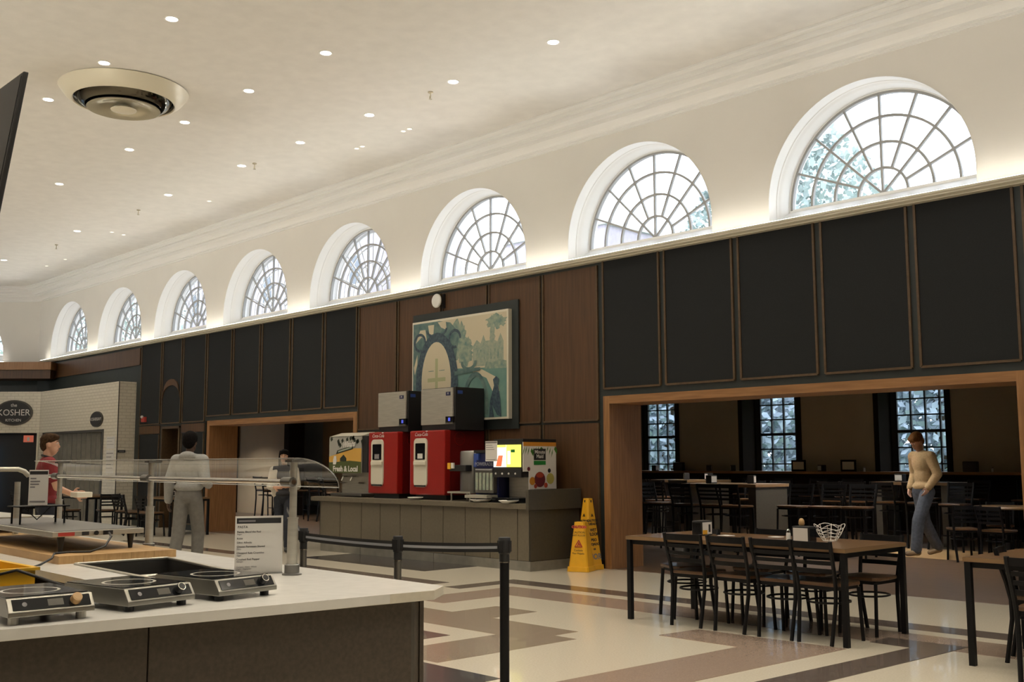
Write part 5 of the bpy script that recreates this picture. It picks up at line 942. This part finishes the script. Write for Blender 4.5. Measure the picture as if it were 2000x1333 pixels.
# 4 tan sweater, walking left, looking down, hand in pocket
J = dict(STAND); J.update(loose=.016, legloose=.03, build=.86, hem=.02, nod=-.55, head=(0, .075, 1.605), neck=(0, .025, 1.45), elL=(-.24, -.05, 1.15), wrL=(-.17, .06, .96), handL=(.2, .4, -.9), elR=(.25, -.07, 1.15), wrR=(.19, .07, .95), handR=(-.2, .4, -.9),
    hpL=(-.088, .0, .90), knL=(-.09, .19, .50), anL=(-.09, .25, .105), toL=(-.09, .40, .05), knR=(.09, -.07, .49), anR=(.09, -.28, .12), toR=(.10, -.15, .037))
person('person in a tan sweater and loose jeans walking through the side room', (-7.52, 15.85, 0), VIEW+PI*.5+.35, 1.87, J, dict(skin='skin_pale', top='tan_knit', topname='sweater', leg='denim_blue', shoe='shoe_tan'), dict(m='hair_auburn', b=hairb(((0, .055, .08), (.076, .048, .045)), ((0, -.02, .06), (.092, .104, .09)))))
pl = thing('held_tray', 'small plastic food tub held by the person in red', 'tub', (-12.40, 4.92, 1.07)); B('tub', 'cream_plastic', -12.46, -12.26, 4.88, 5.06, 1.04, 1.10, pl, .01)
# ================================================================ OUTSIDE
structure(B('ground', 'leaf_green', -140, 60, 21.6, 140, -.6, -.5))
structure(B('roof', 'stone_trim', -34, 6, YB, 21.5, Z2+.16, Z2+.3))
def tree(lab, x, y, h, r, m, n, seed, z0=None, ls=1.):
    random.seed(seed); t = thing('tree', lab, 'tree', (x, y, -.5)); MB().tube([(x, y, -.5), (x+.1, y, h*.45), (x, y+.2, h*.8)], [.35, .25, .1], 8).build('trunk', 'bark', t, True)
    mb = MB(); z0 = z0 if z0 is not None else h*.35
    for i in range(n):
        a = random.random()*2*PI; q = random.random()**.5; zz = z0+(h-z0)*random.random(); rr = r*math.sin(PI*min(.95, max(.12, (zz-z0)/(h-z0)*.85+.1)))
        p = Vector((x+rr*q*math.cos(a), y+rr*q*math.sin(a), zz)); u_ = Vector((random.gauss(0, 1), random.gauss(0, 1), random.gauss(0, 1))).normalized(); v_ = u_.orthogonal().normalized(); s_ = (.16+.18*random.random())*ls
        mb.add([p-u_*s_, p+v_*s_*.6, p+u_*s_, p-v_*s_*.6], [(0, 1, 2, 3)])
    mb.build('foliage', m, t, kind='stuff')
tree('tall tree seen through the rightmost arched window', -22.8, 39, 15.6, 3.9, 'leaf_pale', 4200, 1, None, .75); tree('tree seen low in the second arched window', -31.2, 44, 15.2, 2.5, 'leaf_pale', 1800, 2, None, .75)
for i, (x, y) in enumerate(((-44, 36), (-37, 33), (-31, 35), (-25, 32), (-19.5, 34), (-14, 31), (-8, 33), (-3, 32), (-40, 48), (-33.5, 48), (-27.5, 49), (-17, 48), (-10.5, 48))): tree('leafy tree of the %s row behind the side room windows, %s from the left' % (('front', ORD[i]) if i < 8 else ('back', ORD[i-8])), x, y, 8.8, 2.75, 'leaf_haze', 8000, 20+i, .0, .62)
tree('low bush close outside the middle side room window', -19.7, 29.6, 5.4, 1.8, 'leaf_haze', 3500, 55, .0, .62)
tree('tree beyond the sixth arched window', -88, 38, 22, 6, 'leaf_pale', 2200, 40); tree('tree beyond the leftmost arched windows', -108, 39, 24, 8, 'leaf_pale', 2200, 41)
def building(lab, x0, x1, y0, y1, h, cols, rows):
    t = thing('building', lab, 'building', ((x0+x1)/2, y0, -.5)); B('wall', 'brick_mauve', x0, x1, y0, y1, -.5, h, t); B('cornice', 'stone_trim', x0-.2, x1+.2, y0-.2, y1, h, h+.35, t)
    for i in range(cols):
        for j in range(rows):
            a = x0+(x1-x0)*(i+.5)/cols; z = h-2.6-3.4*j; f = B('window', 'stone_trim', a-.75, a+.75, y0-.06, y0, z-1.2, z+1.1, t); B('pane', 'pane_dark', a-.6, a+.6, y0-.08, y0-.06, z-1.0, z+.95, f)
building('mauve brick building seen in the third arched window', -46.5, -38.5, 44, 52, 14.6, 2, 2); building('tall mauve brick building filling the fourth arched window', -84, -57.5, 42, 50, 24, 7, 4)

# lettering becomes real mesh
dg = bpy.context.evaluated_depsgraph_get()
for o in [o for o in bpy.data.objects if o.type == 'FONT']:
    me = bpy.data.meshes.new_from_object(o.evaluated_get(dg)); n = bpy.data.objects.new('lettering', me); COL.objects.link(n); n.parent = o.parent; n.matrix_local = o.matrix_local.copy()
    if not me.materials: me.materials.append(o.data.materials[0])
    bpy.data.objects.remove(o)
